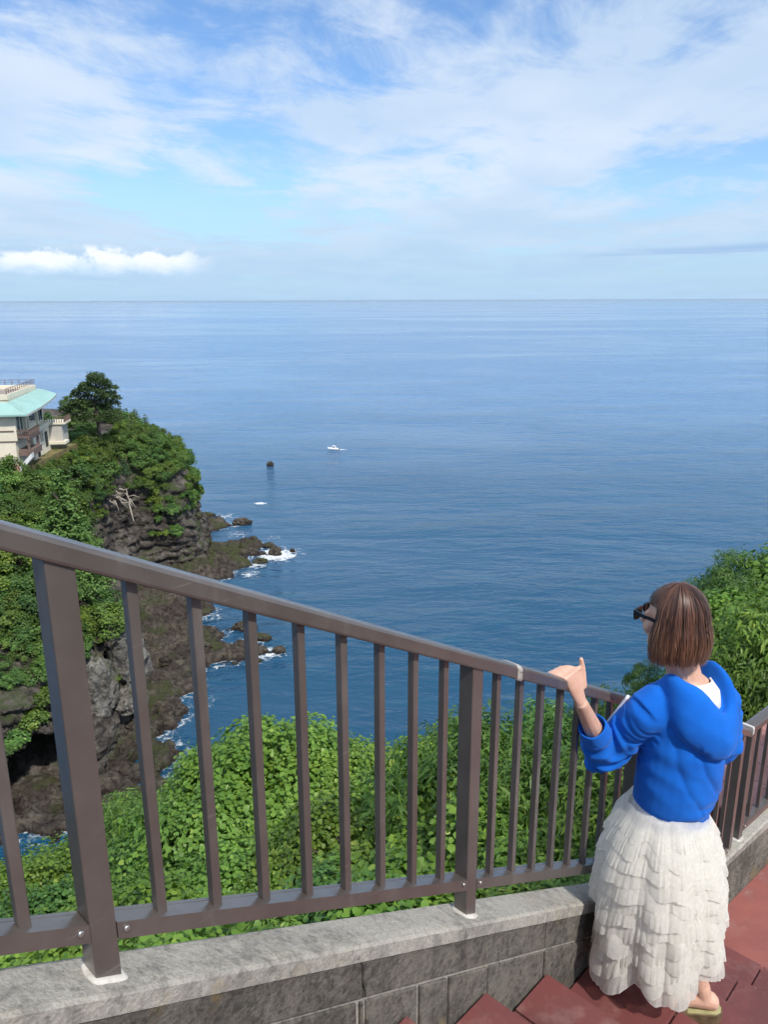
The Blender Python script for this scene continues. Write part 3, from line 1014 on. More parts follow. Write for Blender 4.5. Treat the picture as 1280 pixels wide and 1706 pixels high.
def railing(root, along, zr, zb, zfoot, posts, bal, a0, a1, bracket=None, up=None):
    """along(a, b, z) maps run / offset / height; zr, zb, zfoot give rail top, bottom-rail top and post foot heights."""
    off = root.location
    hw = 0.026
    # top rail with a softly rounded section
    def bar(name, a, b, prof, zf, smooth=True):
        mb = MB()
        mb.rings([[along(q, pn, zf(q) + pz) for pn, pz in prof] for q in (a, b)])
        o = mb.build(name, METAL, root, offset=off)
        return o
    top_prof = [(-0.026, -0.040), (-0.028, -0.034), (-0.028, -0.010), (-0.024, -0.003), (-0.014, 0.0), (0.014, 0.0), (0.024, -0.003), (0.028, -0.010), (0.028, -0.034), (0.026, -0.040)]
    cuts = [a0] + ([bracket] if bracket else []) + [a1]
    for a, b in zip(cuts[:-1], cuts[1:]):
        bevel(bar('top_rail', a + 0.0008, b - 0.0008, top_prof, zr), 0.0015, 1)
    if bracket:
        bp = [(p * 1.10, z * 1.06 + (0.002 if z > -0.02 else -0.0012)) for p, z in top_prof]
        mb = MB()
        mb.rings([[along(q, pn, zr(q) + pz) for pn, pz in bp] for q in (bracket - 0.011, bracket + 0.011)])
        br = mb.build('rail_joint_sleeve', CAPMETAL, root, offset=off)
        bevel(br, 0.001, 1)
        s = MB()
        c = along(bracket + 0.003, 0.0322, zr(bracket) - 0.016)
        s.ball(c, 0.003, None, 8, 6)
        s.build('screw', SCREW, br, offset=off)
    # bottom rails between posts, with a groove along their top
    seg = sorted(posts)
    for a, b in zip(seg[:-1], seg[1:]):
        pr = [(-0.022, -0.034), (-0.022, 0.0), (-0.0135, 0.0), (-0.0125, -0.002), (-0.0115, 0.0), (0.022, 0.0), (0.022, -0.034)]
        o = bar('bottom_rail', a + 0.0222, b - 0.0222, pr, zb)
        for q in (a + 0.037, b - 0.037):
            s = MB()
            c = along(q, 0.0215, zb(q) - 0.013)
            c2 = along(q, 0.0258, zb(q) - 0.013)
            c3 = along(q, 0.0262, zb(q) - 0.0128)
            s.tube([c, c2, c3], [0.0055, 0.0050, 0.002], 10)
            s.build('screw', SCREW, o, True, offset=off)
    for q in posts:
        mb = MB()
        h = 0.0215
        mb.hexa([along(q - h, -h, zfoot(q) - 0.03), along(q + h, -h, zfoot(q) - 0.03), along(q + h, h, zfoot(q) - 0.03), along(q - h, h, zfoot(q) - 0.03),
                 along(q - h, -h, zr(q - h) - 0.036), along(q + h, -h, zr(q + h) - 0.036), along(q + h, h, zr(q + h) - 0.036), along(q - h, h, zr(q - h) - 0.036)][::1])
        p = mb.build('post', METAL, root, offset=off)
        bevel(p, 0.0025, 2)
        # collar of white sealant on the coping
        mb = MB()
        rings = []
        for (g, z) in ((0.011, -0.012), (0.010, 0.003), (0.006, 0.007), (0.001, 0.008)):
            ring = []
            for j in range(28):
                an = 2 * math.pi * j / 28
                cx, cy = math.cos(an), math.sin(an)
                k = h / max(abs(cx), abs(cy))
                rr = 0.75 * k + 0.25 * h * 1.2 + g * (1 + 0.45 * noise.noise(Vector((q * 3 + cx * 1.6, cy * 1.6, 0.3))))
                ring.append(along(q + rr * cx, rr * cy, zfoot(q + rr * cx) + z))
            rings.append(ring)
        mb.rings(rings).build('sealant', SEALANT, p, True, offset=off)
    for q in bal:
        h = 0.0090
        mb = MB()
        mb.hexa([along(q - h, -h, zb(q - h) - 0.004), along(q + h, -h, zb(q + h) - 0.004), along(q + h, h, zb(q + h) - 0.004), along(q - h, h, zb(q - h) - 0.004),
                 along(q - h, -h, zr(q - h) - 0.038), along(q + h, -h, zr(q + h) - 0.038), along(q + h, h, zr(q + h) - 0.038), along(q - h, h, zr(q - h) - 0.038)])
        bevel(mb.build('baluster', METAL, root, offset=off), 0.0012, 1)

def build_railings():
    along = lambda a, b, z: (lambda p: Vector((p.x, p.y, z)))(C(a / KS, -1.265 + b / KS, 0))
    zr = lambda a: zrail(a / KS) * KS
    zb = lambda a: zbot(a / KS) * KS
    zf = lambda a: zcope(a / KS) * KS
    root = empty('stair_railing', C(1.7, -1.265, zcope(1.7)))
    tag(root, 'brown metal railing with square balusters sloping down beside the stairs', 'railing')
    posts = [(0.513 + 1.192 * i) * KS for i in (-1, 0, 1, 2)] + [4.345 * KS]
    bal = []
    for i in (-1, 0, 1):
        bal += [(0.513 + 1.192 * i + 0.1325 * (j + 1)) * KS for j in range(8)]
    bal += [(2.897 + 0.1316 * (j + 1)) * KS for j in range(10)]
    railing(root, along, zr, zb, zf, posts, bal, -0.9 * KS, 4.455 * KS, 1.915 * KS)
    # level railing round the landing
    root = empty('landing_railing', Lp(0, 0, -3.235 * KS))
    tag(root, 'level brown metal railing with pale end cap along the landing', 'railing')
    zl = zrail(4.43) * KS + 0.012
    posts = [0.075, 1.08, 2.08, 3.08, 4.08, 5.08]
    bal = []
    for i in range(5):
        a, b = posts[i], posts[i + 1]
        bal += [a + (b - a) * (j + 1) / 9 for j in range(8)]
    railing(root, Lp, lambda a: zl, lambda a: -3.235 * KS + 0.075, lambda a: -3.235 * KS, posts, bal, 0.045, 5.2)
    mb = MB()
    tp = [(-0.029, -0.041), (-0.031, -0.034), (-0.031, -0.008), (-0.026, 0.001), (0.026, 0.001), (0.031, -0.008), (0.031, -0.034), (0.029, -0.041)]
    mb.rings([[Lp(a, b, zl + z) for b, z in tp] for a in (0.030, 0.046)])
    mb.build('end_cap', simple('white_end_cap', (0.56, 0.52, 0.50), 0.5), root, offset=root.location)

build_railings()

# pink tiled terrace one level down, seen through the landing railing
def build_terrace():
    root = empty('tiled_terrace', (4.55, 6.25, -4.45))
    tag(root, 'pink tiled stepped terrace behind the landing railing', 'terrace')
    rz = Matrix.Rotation(math.atan2(LDIR.y, LDIR.x), 3, 'Z')
    root.rotation_euler = (0, 0, math.atan2(LDIR.y, LDIR.x))
    for k in range(4):
        z1 = 0.42 - 0.16 * k
        y0 = -0.15 + 0.36 * k
        core = MB()
        core.box((-0.176, y0 + 0.18, z1 - 0.9), (2.44, 0.36, 1.78))
        core.build('terrace_core', GROUT, root)
        for i in range(8):
            t = MB()
            t.box((-1.4 + 0.306 * i + 0.153, y0 + 0.18, z1), (0.298, 0.35, 0.03))
            bevel(t.build('terrace_tile', PINK, root), 0.004, 1)

build_terrace()

# ------------------------------------------------------------------ sea-front house on the headland
WHITEW = simple('cream_wall', (0.72, 0.66, 0.52), 0.85, var=0.06, scale=0.6, bump=0.1, bscale=8)
GREYW = simple('grey_wall', (0.50, 0.47, 0.42), 0.85, var=0.1, scale=0.8)
TURQ = simple('turquoise_roof', (0.29, 0.47, 0.43), 0.65, var=0.07, scale=0.5)
WOODR = simple('brown_balcony_wood', (0.17, 0.115, 0.095), 0.8, var=0.2, scale=3)
DECKG = simple('roof_deck', (0.30, 0.25, 0.22), 0.9, var=0.15, scale=0.8)
WHITER = simple('white_rail', (0.74, 0.73, 0.70), 0.6)
PINKP = simple('pink_paving', (0.42, 0.20, 0.19), 0.85, var=0.15, scale=0.8)
LAWN = simple('rough_grass', (0.16, 0.13, 0.05), 0.95, var=0.4, scale=1.2, bump=0.6, bscale=6)
DARKI = simple('dark_interior', (0.03, 0.032, 0.035), 0.8)

def glass_material():
    m, h, bs, out = material('window_glass')
    bs.inputs['Base Color'].default_value = (0.030, 0.045, 0.050, 1)
    bs.inputs['Roughness'].default_value = 0.04
    bs.inputs['Specular IOR Level'].default_value = 0.8
    P = pos(h)
    h.set(bs.inputs['Normal'], h.bump(h.noise(P, 0.7, 2.0), 0.05, 0.2))
    return m
GLASS = glass_material()

def build_house():
    root = empty('cliff_house', (-60.0, 124.5, -26.0), R(8.0))
    tag(root, 'cream cliff top house with curved turquoise roof and sea facing windows', 'building')
    # local frame: x to the sea (east facade at x = 0), y along the facade away from the stairs, z up; base level 0
    def part(name, mb, mat, parent=None, bv=0.0):
        o = mb.build(name, mat, parent or root)
        if bv:
            bevel(o, bv, 2)
        return o
    part('wall', MB().box((-9.0, 8.5, 4.2), (18.0, 17.0, 9.2)), WHITEW)                    # main block
    part('upper_wall', MB().box((-9.2, 9.0, 9.6), (17.0, 15.6, 2.2)), WHITEW)             # storey behind the roof skirt
    part('roof_deck', MB().box((-9.2, 9.0, 10.75), (16.4, 15.0, 0.12)), DECKG)
    # parapet round the roof terrace
    for c, s in (((-0.85, 9.0, 11.05), (0.35, 15.9, 0.9)), ((-9.2, 16.75, 11.05), (17.0, 0.35, 0.9)), ((-9.2, 1.25, 11.05), (17.0, 0.35, 0.9))):
        part('parapet', MB().box(c, s), WHITEW, bv=0.04)
    # railing on the parapet: posts and two rails
    rr = part('roof_railing', MB().tube([(-0.85, 1.3, 12.4), (-0.85, 16.8, 12.4)], 0.045, 6).tube([(-0.85, 1.3, 11.95), (-0.85, 16.8, 11.95)], 0.03, 6)
              .tube([(-0.85, 16.75, 12.4), (-17.6, 16.75, 12.4)], 0.045, 6).tube([(-0.85, 16.75, 11.95), (-17.6, 16.75, 11.95)], 0.03, 6), WOODR)
    for i in range(14):
        part('rail_post', MB().box((-0.85, 1.4 + i * 1.18, 11.95), (0.09, 0.09, 0.95)), WOODR, rr)
    for i in range(13):
        part('rail_post', MB().box((-2.2 - i * 1.2, 16.75, 11.95), (0.09, 0.09, 0.95)), WOODR, rr)
    # turquoise skirt roof: sloping, wider and rounded towards the far end
    n = 36
    top, bot, topu, botu = [], [], [], []
    for i in range(n + 1):
        t = i / n
        y = -1.3 + 20.4 * t
        bulge = 1.9 + 1.5 * math.sin(math.pi * min(1, t * 0.62 + 0.18)) - 2.6 * max(0, (t - 0.80) / 0.20) ** 2.2
        top.append((-0.55, min(max(y, 0.4), 17.3), 10.35 + 0.45 * t))
        bot.append((bulge, y, 8.55 + 1.55 * t))
    rings = []
    for a, b in zip(top, bot):
        rings.append([a, (b[0] * 0.5 + a[0] * 0.5, (a[1] + b[1]) / 2, (a[2] + b[2]) / 2 + 0.10), b, (b[0] - 0.05, b[1], b[2] - 0.28), (a[0], a[1], a[2] - 0.40)])
    rf = part('roof', MB().rings(rings), TURQ)
    # the same roof carried round the end wall
    part('roof_return', MB().add([(-0.55, 0.4, 10.35), (-18, 0.4, 10.35), (-18, -1.3, 8.55), (bot[0][0], -1.3, 8.55), (bot[0][0], -1.3, 8.27), (-18, -1.3, 8.27), (-18, 0.1, 9.8), (-0.55, 0.1, 9.8)],
                              [(0, 1, 2, 3), (3, 2, 5, 4), (4, 5, 6, 7), (7, 6, 1, 0), (0, 3, 4, 7), (1, 6, 5, 2)]), TURQ, rf)
    part('fascia', MB().rings([[(b[0] + 0.03, b[1], b[2] - 0.02), (b[0] + 0.03, b[1], b[2] - 0.30), (b[0] - 0.09, b[1], b[2] - 0.30)] for b in bot]), GREYW, rf)
    # sea facade: windows in frames between piers
    def window(y0, y1, z0, z1, cols=2, x=0.0):
        w = part('window', MB().box((x + 0.03, (y0 + y1) / 2, z1 + 0.06), (0.14, y1 - y0 + 0.24, 0.12)).box((x + 0.03, (y0 + y1) / 2, z0 - 0.06), (0.14, y1 - y0 + 0.24, 0.12))
                 .box((x + 0.03, y0 - 0.06, (z0 + z1) / 2), (0.14, 0.12, z1 - z0)).box((x + 0.03, y1 + 0.06, (z0 + z1) / 2), (0.14, 0.12, z1 - z0)), WHITER)
        for c in range(cols):
            a = y0 + (y1 - y0) * c / cols
            b = y0 + (y1 - y0) * (c + 1) / cols
            part('pane', MB().box((x + 0.02, (a + b) / 2, (z0 + z1) / 2), (0.03, b - a - 0.05, z1 - z0)), GLASS, w)
            if c:
                part('mullion', MB().box((x + 0.04, a, (z0 + z1) / 2), (0.07, 0.05, z1 - z0)), WHITER, w)
    window(1.2, 3.0, 5.3, 7.9, 2)
    window(3.5, 4.6, 5.3, 7.9, 1)
    window(7.6, 11.6, 5.7, 8.2, 4)
    window(13.4, 16.2, 5.3, 7.9, 2)
    window(10.2, 12.0, 1.9, 3.9, 2, 0.9)
    for y in (0.3, 5.6, 7.0, 12.5):
        part('pier', MB().box((0.18, y, 6.4), (0.4, 0.7, 4.6)), WHITEW, bv=0.03)
    part('floor_band', MB().box((0.55, 11.6, 4.55), (1.4, 10.6, 0.7)), WHITEW, bv=0.05)
    part('lower_wall', MB().box((0.35, 11.5, 1.7), (1.0, 10.0, 5.0)), WHITEW)
    part('lower_door', MB().box((0.9, 14.2, 2.0), (0.08, 1.4, 2.7)), DARKI)
    # near balcony with wooden balustrade
    b = part('balcony', MB().box((1.15, 3.0, 4.65), (2.3, 6.0, 0.24)), WOODR)
    part('balcony_beam', MB().box((2.1, 3.0, 4.35), (0.25, 6.0, 0.4)), WOODR, b)
    part('balcony_rail', MB().box((2.22, 3.0, 5.85), (0.12, 6.1, 0.12)), WOODR, b)
    part('balcony_rail', MB().box((1.1, 0.04, 5.85), (2.2, 0.12, 0.12)), WOODR, b)
    part('balcony_rail', MB().box((2.22, 3.0, 4.95), (0.10, 6.1, 0.10)), WOODR, b)
    for i in range(25):
        part('balcony_baluster', MB().box((2.22, 0.12 + i * 0.243, 5.4), (0.07, 0.09, 0.9)), WOODR, b)
    for i in range(8):
        part('balcony_baluster', MB().box((0.2 + i * 0.26, 0.04, 5.4), (0.09, 0.07, 0.9)), WOODR, b)
    part('balcony_prop', MB().box((1.9, 5.6, 2.4), (0.35, 0.35, 4.2)), WOODR, b)
    part('balcony_prop', MB().box((1.9, 0.5, 2.4), (0.35, 0.35, 4.2)), WOODR, b)
    part('lower_balcony', MB().box((1.3, 3.2, 2.0), (2.2, 5.0, 1.0)), WOODR)
    # far terrace with parasol-like edge roof
    t = part('far_terrace', MB().box((1.7, 18.6, 4.4), (4.2, 4.6, 0.35)), WHITEW, bv=0.04)
    part('terrace_rail', MB().box((3.7, 18.6, 5.6), (0.1, 4.6, 0.1)).box((1.7, 16.4, 5.6), (4.0, 0.1, 0.1)), WOODR, t)
    for i in range(13):
        part('terrace_baluster', MB().box((3.7, 16.5 + i * 0.35, 5.05), (0.09, 0.12, 1.0)), WOODR, t)
    for i in range(9):
        part('terrace_baluster', MB().box((0.3 + i * 0.42, 16.4, 5.05), (0.12, 0.09, 1.0)), WOODR, t)
    part('terrace_wall', MB().box((1.5, 18.6, 2.6), (3.2, 4.0, 3.3)), GREYW, t)
    part('sill_ledge', MB().box((2.0, 17.2, 0.9), (3.4, 2.6, 0.5)), WHITEW, t)
    # two string rails across the end wall
    for z in (4.05, 5.75):
        part('wall_rail', MB().box((-9.0, -0.07, z), (18.0, 0.14, 0.16)), WOODR)
    part('gable_window', MB().box((-7.0, -0.02, 3.6), (1.6, 0.06, 1.6)), GLASS)
    # entrance ramp with white handrail
    ramp = part('entrance_ramp', MB().hexa([(-16, -7.5, -2.6), (1.2, -3.2, -2.6), (1.2, -1.6, -2.6), (-16, -3.6, -2.6), (-16, -7.5, -0.6), (1.2, -3.2, 0.5), (1.2, -1.6, 0.5), (-16, -3.6, -0.2)]), PINKP)
    part('ramp_rail', MB().tube([(-16, -7.5, 0.5), (1.2, -3.2, 1.6)], 0.05, 6).tube([(-16, -7.5, 0.0), (1.2, -3.2, 1.1)], 0.035, 6), WHITER, ramp)
    for i in range(16):
        k = i / 15
        part('ramp_post', MB().box((-16 + 17.2 * k, -7.5 + 4.3 * k, -0.1 + 1.1 * k), (0.08, 0.08, 1.2)), WHITER, ramp)
    part('stair_flight', MB().hexa([(1.2, -3.2, -0.4), (2.6, -1.2, 1.4), (2.6, 0.2, 1.4), (1.2, -1.8, -0.4), (1.2, -3.2, 0.5), (2.6, -1.2, 2.2), (2.6, 0.2, 2.2), (1.2, -1.8, 0.5)]), WHITER)
    # ground apron under the house
    g = MB()
    g.prism([(-20, -9), (-0.5, -3.2), (1.5, 1.0), (2.3, 8), (3.2, 15), (4.2, 22), (-20, 24)], -4.5, -0.35)
    part('garden_terrace', g, LAWN)

build_house()

# ------------------------------------------------------------------ boat
def build_boat():
    y = 291.0
    root = empty('motor_boat', (-19.3, y, SEA + 0.05), R(172))
    root.scale = (0.68, 0.68, 0.68)
    tag(root, 'small white motor boat with cabin crossing the open sea', 'boat')
    white = simple('boat_white', (0.85, 0.85, 0.84), 0.35, var=0.03)
    dark = simple('boat_glass', (0.02, 0.025, 0.03), 0.1)
    L, B = 6.4, 2.2
    rings = []
    for i in range(13):
        t = i / 12
        x = -L / 2 + L * t
        w = B / 2 * (1 - max(0, (t - 0.45) / 0.55) ** 2.0) + 0.02
        sh = 0.95 + 0.55 * t * t
        rings.append([(x + 0.15 * t, -w, sh), (x, -w * 0.93, 0.4), (x - 0.1 * t, -w * 0.55, -0.15), (x - 0.1 * t, 0, -0.35), (x - 0.1 * t, w * 0.55, -0.15), (x, w * 0.93, 0.4), (x + 0.15 * t, w, sh), (x + 0.1 * t, 0, sh - 0.12)])
    MB().rings(rings).build('hull', white, root, True)
    cab = MB().rings([[(-1.4, -0.85, 0.9), (0.9, -0.8, 1.1), (0.9, 0.8, 1.1), (-1.4, 0.85, 0.9)], [(-1.3, -0.75, 2.15), (0.3, -0.7, 2.2), (0.3, 0.7, 2.2), (-1.3, 0.75, 2.15)]]).build('cabin', white, root)
    MB().add([(0.86, -0.68, 1.35), (0.86, 0.68, 1.35), (0.42, 0.62, 2.05), (0.42, -0.62, 2.05)], [(0, 1, 2, 3)]).build('windscreen', dark, cab)
    for s in (-1, 1):
        MB().box((-0.45, s * 0.81, 1.65), (1.3, 0.06, 0.55)).build('side_window', dark, cab)
    MB().box((-0.5, 0, 2.25), (2.2, 1.7, 0.08)).build('cabin_roof', white, cab)
    MB().tube([(-1.2, 0, 2.2), (-1.25, 0, 3.4)], 0.04, 6).build('mast', dark, root)
    for s in (-1, 1):
        MB().tube([(1.0, s * 0.8, 1.6), (2.2, s * 0.6, 1.95), (3.15, 0, 2.1)], 0.04, 6).build('bow_rail', SCREW, root)
    MB().box((-L / 2 - 0.15, 0, 0.6), (0.45, 0.5, 1.1)).build('outboard_motor', dark, root)
    foam_patch('boat_wake', (-16.2, y + 0.3), 3.2, 1.5, 0.7, 'pale wake trailing behind the white boat', R(-4))

build_boat()

# ------------------------------------------------------------------ foliage
def leaf_template(kind):
    if kind == 'broad':
        v = [(0, 0, 0), (-0.46, 0.30, 0.10), (-0.40, 0.72, 0.07), (0, 1.05, -0.10), (0.40, 0.72, 0.07), (0.46, 0.30, 0.10), (0, 0.5, 0.0)]
        f = [(6, 0, 5), (6, 5, 4), (6, 4, 3), (6, 3, 2), (6, 2, 1), (6, 1, 0)]
    elif kind == 'lance':
        v = [(0, 0, 0), (-0.15, 0.42, 0.05), (0, 1.25, -0.18), (0.15, 0.42, 0.05), (0, 0.5, 0.0)]
        f = [(4, 0, 3), (4, 3, 2), (4, 2, 1), (4, 1, 0)]
    else:                                   # tuft: a small spray
        v = [(0, 0, 0), (-0.42, 0.45, 0.12), (-0.1, 1.0, 0.0), (0.42, 0.55, 0.10), (0.08, 0.40, -0.12)]
        f = [(0, 4, 1), (1, 4, 2), (4, 3, 2), (0, 3, 4)]
    return np.array(v, float), np.array(f, int)

def leaves_mesh(name, pts, nrm, sizes, tint, kind, rng, mat, droop=0.0):
    tv, tf = leaf_template(kind)
    n = len(pts)
    nrm = nrm / (np.linalg.norm(nrm, axis=1)[:, None] + 1e-9)
    ref = rng.normal(size=(n, 3))
    ref[:, 2] -= droop
    a = ref - (ref * nrm).sum(1)[:, None] * nrm
    a /= np.linalg.norm(a, axis=1)[:, None] + 1e-9
    b = np.cross(a, nrm)
    V = pts[:, None, :] + sizes[:, None, None] * (tv[None, :, 0:1] * b[:, None, :] + tv[None, :, 1:2] * a[:, None, :] + tv[None, :, 2:3] * nrm[:, None, :])
    F = tf[None] + (np.arange(n) * len(tv))[:, None, None]
    me = mesh_np(name, V.reshape(-1, 3), F.reshape(-1, 3), attrs={'tint': np.repeat(tint, len(tv))})
    me.materials.append(mat)
    return me

def crown_mesh(name, seed, rad, nclump, per, kind, size, clump, mat, up=0.6, low=-0.35, droop=0.5, hollow=0.70, yellow=0.12):
    rng = np.random.default_rng(seed)
    rad = np.array(rad, float)
    d = rng.normal(size=(nclump * 4, 3))
    d /= np.linalg.norm(d, axis=1)[:, None]
    d = d[d[:, 2] > low][:nclump]
    cen = d * rad * rng.uniform(hollow, 1.0, (len(d), 1))
    ctone = rng.uniform(0.0, 0.55, len(d))
    P, Nn, T, Sz = [], [], [], []
    for c, cd, ct in zip(cen, d, ctone):
        k = int(per * rng.uniform(0.6, 1.4))
        q = rng.normal(size=(k, 3))
        q /= np.linalg.norm(q, axis=1)[:, None]
        q = q + cd * 0.55 + np.array([0, 0, 0.25])
        q /= np.linalg.norm(q, axis=1)[:, None]
        cr = clump * rng.uniform(0.7, 1.3)
        p = c + q * cr * rng.uniform(0.55, 1.08, (k, 1)) * np.array([1, 1, 0.8])
        P.append(p)
        Nn.append(q * 0.7 + cd * 0.4 + np.array([0, 0, up]) + rng.normal(size=(k, 3)) * 0.38)
        T.append(np.clip(ct + rng.uniform(0.0, 0.35, k) + (rng.uniform(size=k) < yellow) * 0.35, 0, 1))
        Sz.append(size * rng.uniform(0.6, 1.25, k))
    return leaves_mesh(name, np.concatenate(P), np.concatenate(Nn), np.concatenate(Sz), np.concatenate(T), kind, rng, mat, droop)

def trunk_mesh(name, seed, height, r, spread, nb=6):
    rng = random.Random(seed)
    mb = MB()
    pts = [Vector((0, 0, -0.6))]
    for i in range(1, 6):
        t = i / 5
        pts.append(Vector((rng.uniform(-0.08, 0.08) * height * t, rng.uniform(-0.08, 0.08) * height * t, height * t)))
    mb.tube(pts, [r * (1.25 - 0.8 * i / 5) for i in range(6)], 7)
    for k in range(nb):
        p0 = pts[rng.choice((2, 3, 4))]
        a = 2 * math.pi * (k + rng.random() * 0.6) / nb
        e = p0 + Vector((math.cos(a) * spread, math.sin(a) * spread, spread * rng.uniform(0.3, 0.9)))
        mid = (p0 + e) / 2 + Vector((0, 0, 0.12 * spread))
        mb.tube([p0, mid, e], [r * 0.5, r * 0.32, r * 0.1], 5)
    return mb.mesh(name)

def conifer_mesh(name, seed, H, Rr, mat, size=0.5, per=34):
    rng = np.random.default_rng(seed)
    P, Nn, T, Sz = [], [], [], []
    lev = int(H / 0.62)
    for i in range(lev):
        t = (i + 0.6) / lev
        z = H * (0.10 + 0.90 * t)
        rr = Rr * (1 - t) ** 0.75 * rng.uniform(0.8, 1.1) + 0.25
        nb = max(4, int(9 * (1 - t) + 4))
        for b in range(nb):
            a = 2 * math.pi * (b + rng.uniform(0, 0.8)) / nb
            L = rr * rng.uniform(0.75, 1.1)
            k = int(per * (0.35 + L / Rr))
            u = rng.uniform(0.18, 1.0, k) ** 0.7
            wob = rng.normal(size=(k, 3)) * np.array([0.26, 0.26, 0.13]) * (0.6 + 0.5 * L / Rr)
            p = np.stack([np.cos(a) * L * u, np.sin(a) * L * u, z - 0.30 * L * u ** 1.6 + 0.10 * L * (u > 0.8)], 1) + wob
            P.append(p)
            Nn.append(np.tile([math.cos(a) * 0.35, math.sin(a) * 0.35, 0.9], (k, 1)) + rng.normal(size=(k, 3)) * 0.35)
            T.append(np.clip(0.25 + 0.4 * (u - 0.3) + rng.uniform(-0.15, 0.35, k), 0, 1))
            Sz.append(size * rng.uniform(0.6, 1.2, k))
    return leaves_mesh(name, np.concatenate(P), np.concatenate(Nn), np.concatenate(Sz), np.concatenate(T), 'tuft', rng, mat, 0.4)

def plant(name, crown, trunk, crown_z=0.0):
    r = empty(name)
    c = link('crown', crown, None, r)
    c.location.z = crown_z
    link('trunk', trunk, BARK, r)
    return r

used_proto = {}
def place(proto, loc, scale, rz, label, cat, group=None):
    if proto.name not in used_proto:
        used_proto[proto.name] = True
        o = proto
    else:
        o = copy_tree(proto)
    o.location = loc
    o.scale = scale
    o.rotation_euler = (0, 0, rz)
    for k in ('label', 'category', 'group'):
        if k in o:
            del o[k]
    tag(o, label, cat, group)
    return o

def at(u, v, y):
    """point at depth y on the line of sight through a place in the photograph."""
    a, b = (u - 640) / 1290, (853 - v) / 1290
    cp, sp = math.cos(R(15.3)), math.sin(R(15.3))
    d = Vector((a, cp + b * sp, -sp + b * cp))
    return d * (y / d.y)

# --- wood on the headland
WOODP = [plant('broadleaf_tree', crown_mesh('wood_crown', 40 + i, (2.6, 2.6, 2.2), 30, 72, 'tuft', 0.34, 0.82, WOOD_LEAF, 0.7, -0.30, 0.5, 0.62, yellow=0.07 + 0.05 * (i % 3)), trunk_mesh('wood_trunk', 60 + i, 2.4, 0.16, 1.5), 2.3) for i in range(5)]
CONP = [plant('conifer', conifer_mesh('conifer_crown', 80 + i, 6.0, 2.1, PINE_LEAF, 0.34, 20), trunk_mesh('conifer_trunk', 85 + i, 5.6, 0.14, 0.5, 4), 0.3) for i in range(2)]
SHRUBP = [plant('cliff_shrub', crown_mesh('shrub_crown', 90 + i, (1.5, 1.5, 1.0), 20, 46, 'tuft', 0.34, 0.6, WOOD_LEAF, 0.7, -0.2, yellow=0.15), trunk_mesh('shrub_stem', 95 + i, 0.7, 0.07, 0.7, 4), 0.6) for i in range(2)]

def head_point(i, j):
    return Vector(HEAD[i, j])

def grow_headland():
    rng = random.Random(3)
    nv = HEAD.shape[1]
    placed = []
    counts = dict(wood=0, shrub=0, con=0)
    def free(p, d):
        return all((p.x - q[0]) ** 2 + (p.y - q[1]) ** 2 + 0.5 * (p.z - q[2]) ** 2 > d * d for q in placed)
    tries = 0
    while tries < 9000 and counts['wood'] < 285:
        tries += 1
        i = rng.randrange(20, 380)
        j = rng.randrange(NWALL + 1, nv - 3)
        p = head_point(i, j)
        if p.x < -0.62 * p.y - 4 or p.y > 190:
            continue
        if -90 < p.x < -55.6 and 118 < p.y < 148 and p.x < -55.6 - 0.12 * (p.y - 124):      # house and garden
            continue
        if p.y > 148 and p.x > -44.5:
            continue
        if p.y > 158 and p.x < -75:
            continue
        # bare scar below the house
        if (p.x + 50) ** 2 + (p.y - 139) ** 2 < 16 and p.z < -27:
            continue
        if (p.x + 41.0) ** 2 + (p.y - 97) ** 2 < 22 or (p.y < 84 and p.x > -44 and j < NWALL + 2):
            continue
        s = rng.uniform(0.62, 1.25)
        if p.y > 140:
            s = min(s, 1.0) * 0.9
        if p.y < 100:
            s *= 0.88
        if p.y < 84 and j < NWALL + 9:
            s *= 0.7
        if not free(p, 2.25 * s):
            continue
        placed.append((p.x, p.y, p.z))
        kind = rng.random()
        if kind < 0.06 and p.y > 110 and counts['con'] < 14:
            counts['con'] += 1
            place(rng.choice(CONP), p - Vector((0, 0, 0.4)), (s * 0.9, s * 0.9, s * rng.uniform(0.8, 1.2)), rng.uniform(0, 6.28), 'dark pointed conifer standing in the wood on the headland', 'tree', 'conifers among the headland trees')
            continue
        counts['wood'] += 1
        zone = ('slope above the sea cave' if p.z < -38 else 'bank above the grey buttress') if p.y < 92 else ('slope beside the tall cedar' if p.y < 112 else ('bank below the turquoise roofed house' if p.y < 132 else
               ('brow above the dead branches' if p.y < 150 else ('outer point of the headland' if p.x > -50 else 'ground round the spreading pine'))))
        place(rng.choice(WOODP), p - Vector((0, 0, 1.1)), (s, s, s * rng.uniform(0.8, 1.2)), rng.uniform(0, 6.28), '%s broadleaf tree in the wood on the %s' % ('small' if s < 0.85 else ('large' if s > 1.08 else 'middling'), zone), 'tree', 'broadleaf trees on the %s' % zone)
    k = 0
    tries = 0
    while k < 90 and tries < 4000:
        tries += 1
        i = rng.randrange(60, 330)
        j = int(NWALL * (0.50 + 0.55 * rng.random()))
        p = head_point(i, min(j, NWALL + 3))
        if noise.noise(Vector((i * 0.045, j * 0.09, 2.2))) < 0.02 or not free(p, 1.3) or p.y > 190:
            continue
        placed.append((p.x, p.y, p.z))
        k += 1
        s = rng.uniform(0.5, 1.15)
        place(rng.choice(SHRUBP), p - Vector((0, 0, 0.3)), (s, s, s), rng.uniform(0, 6.28), 'small shrub clinging to the upper face of the headland cliff', 'shrub', 'shrubs clinging to the cliff')

grow_headland()

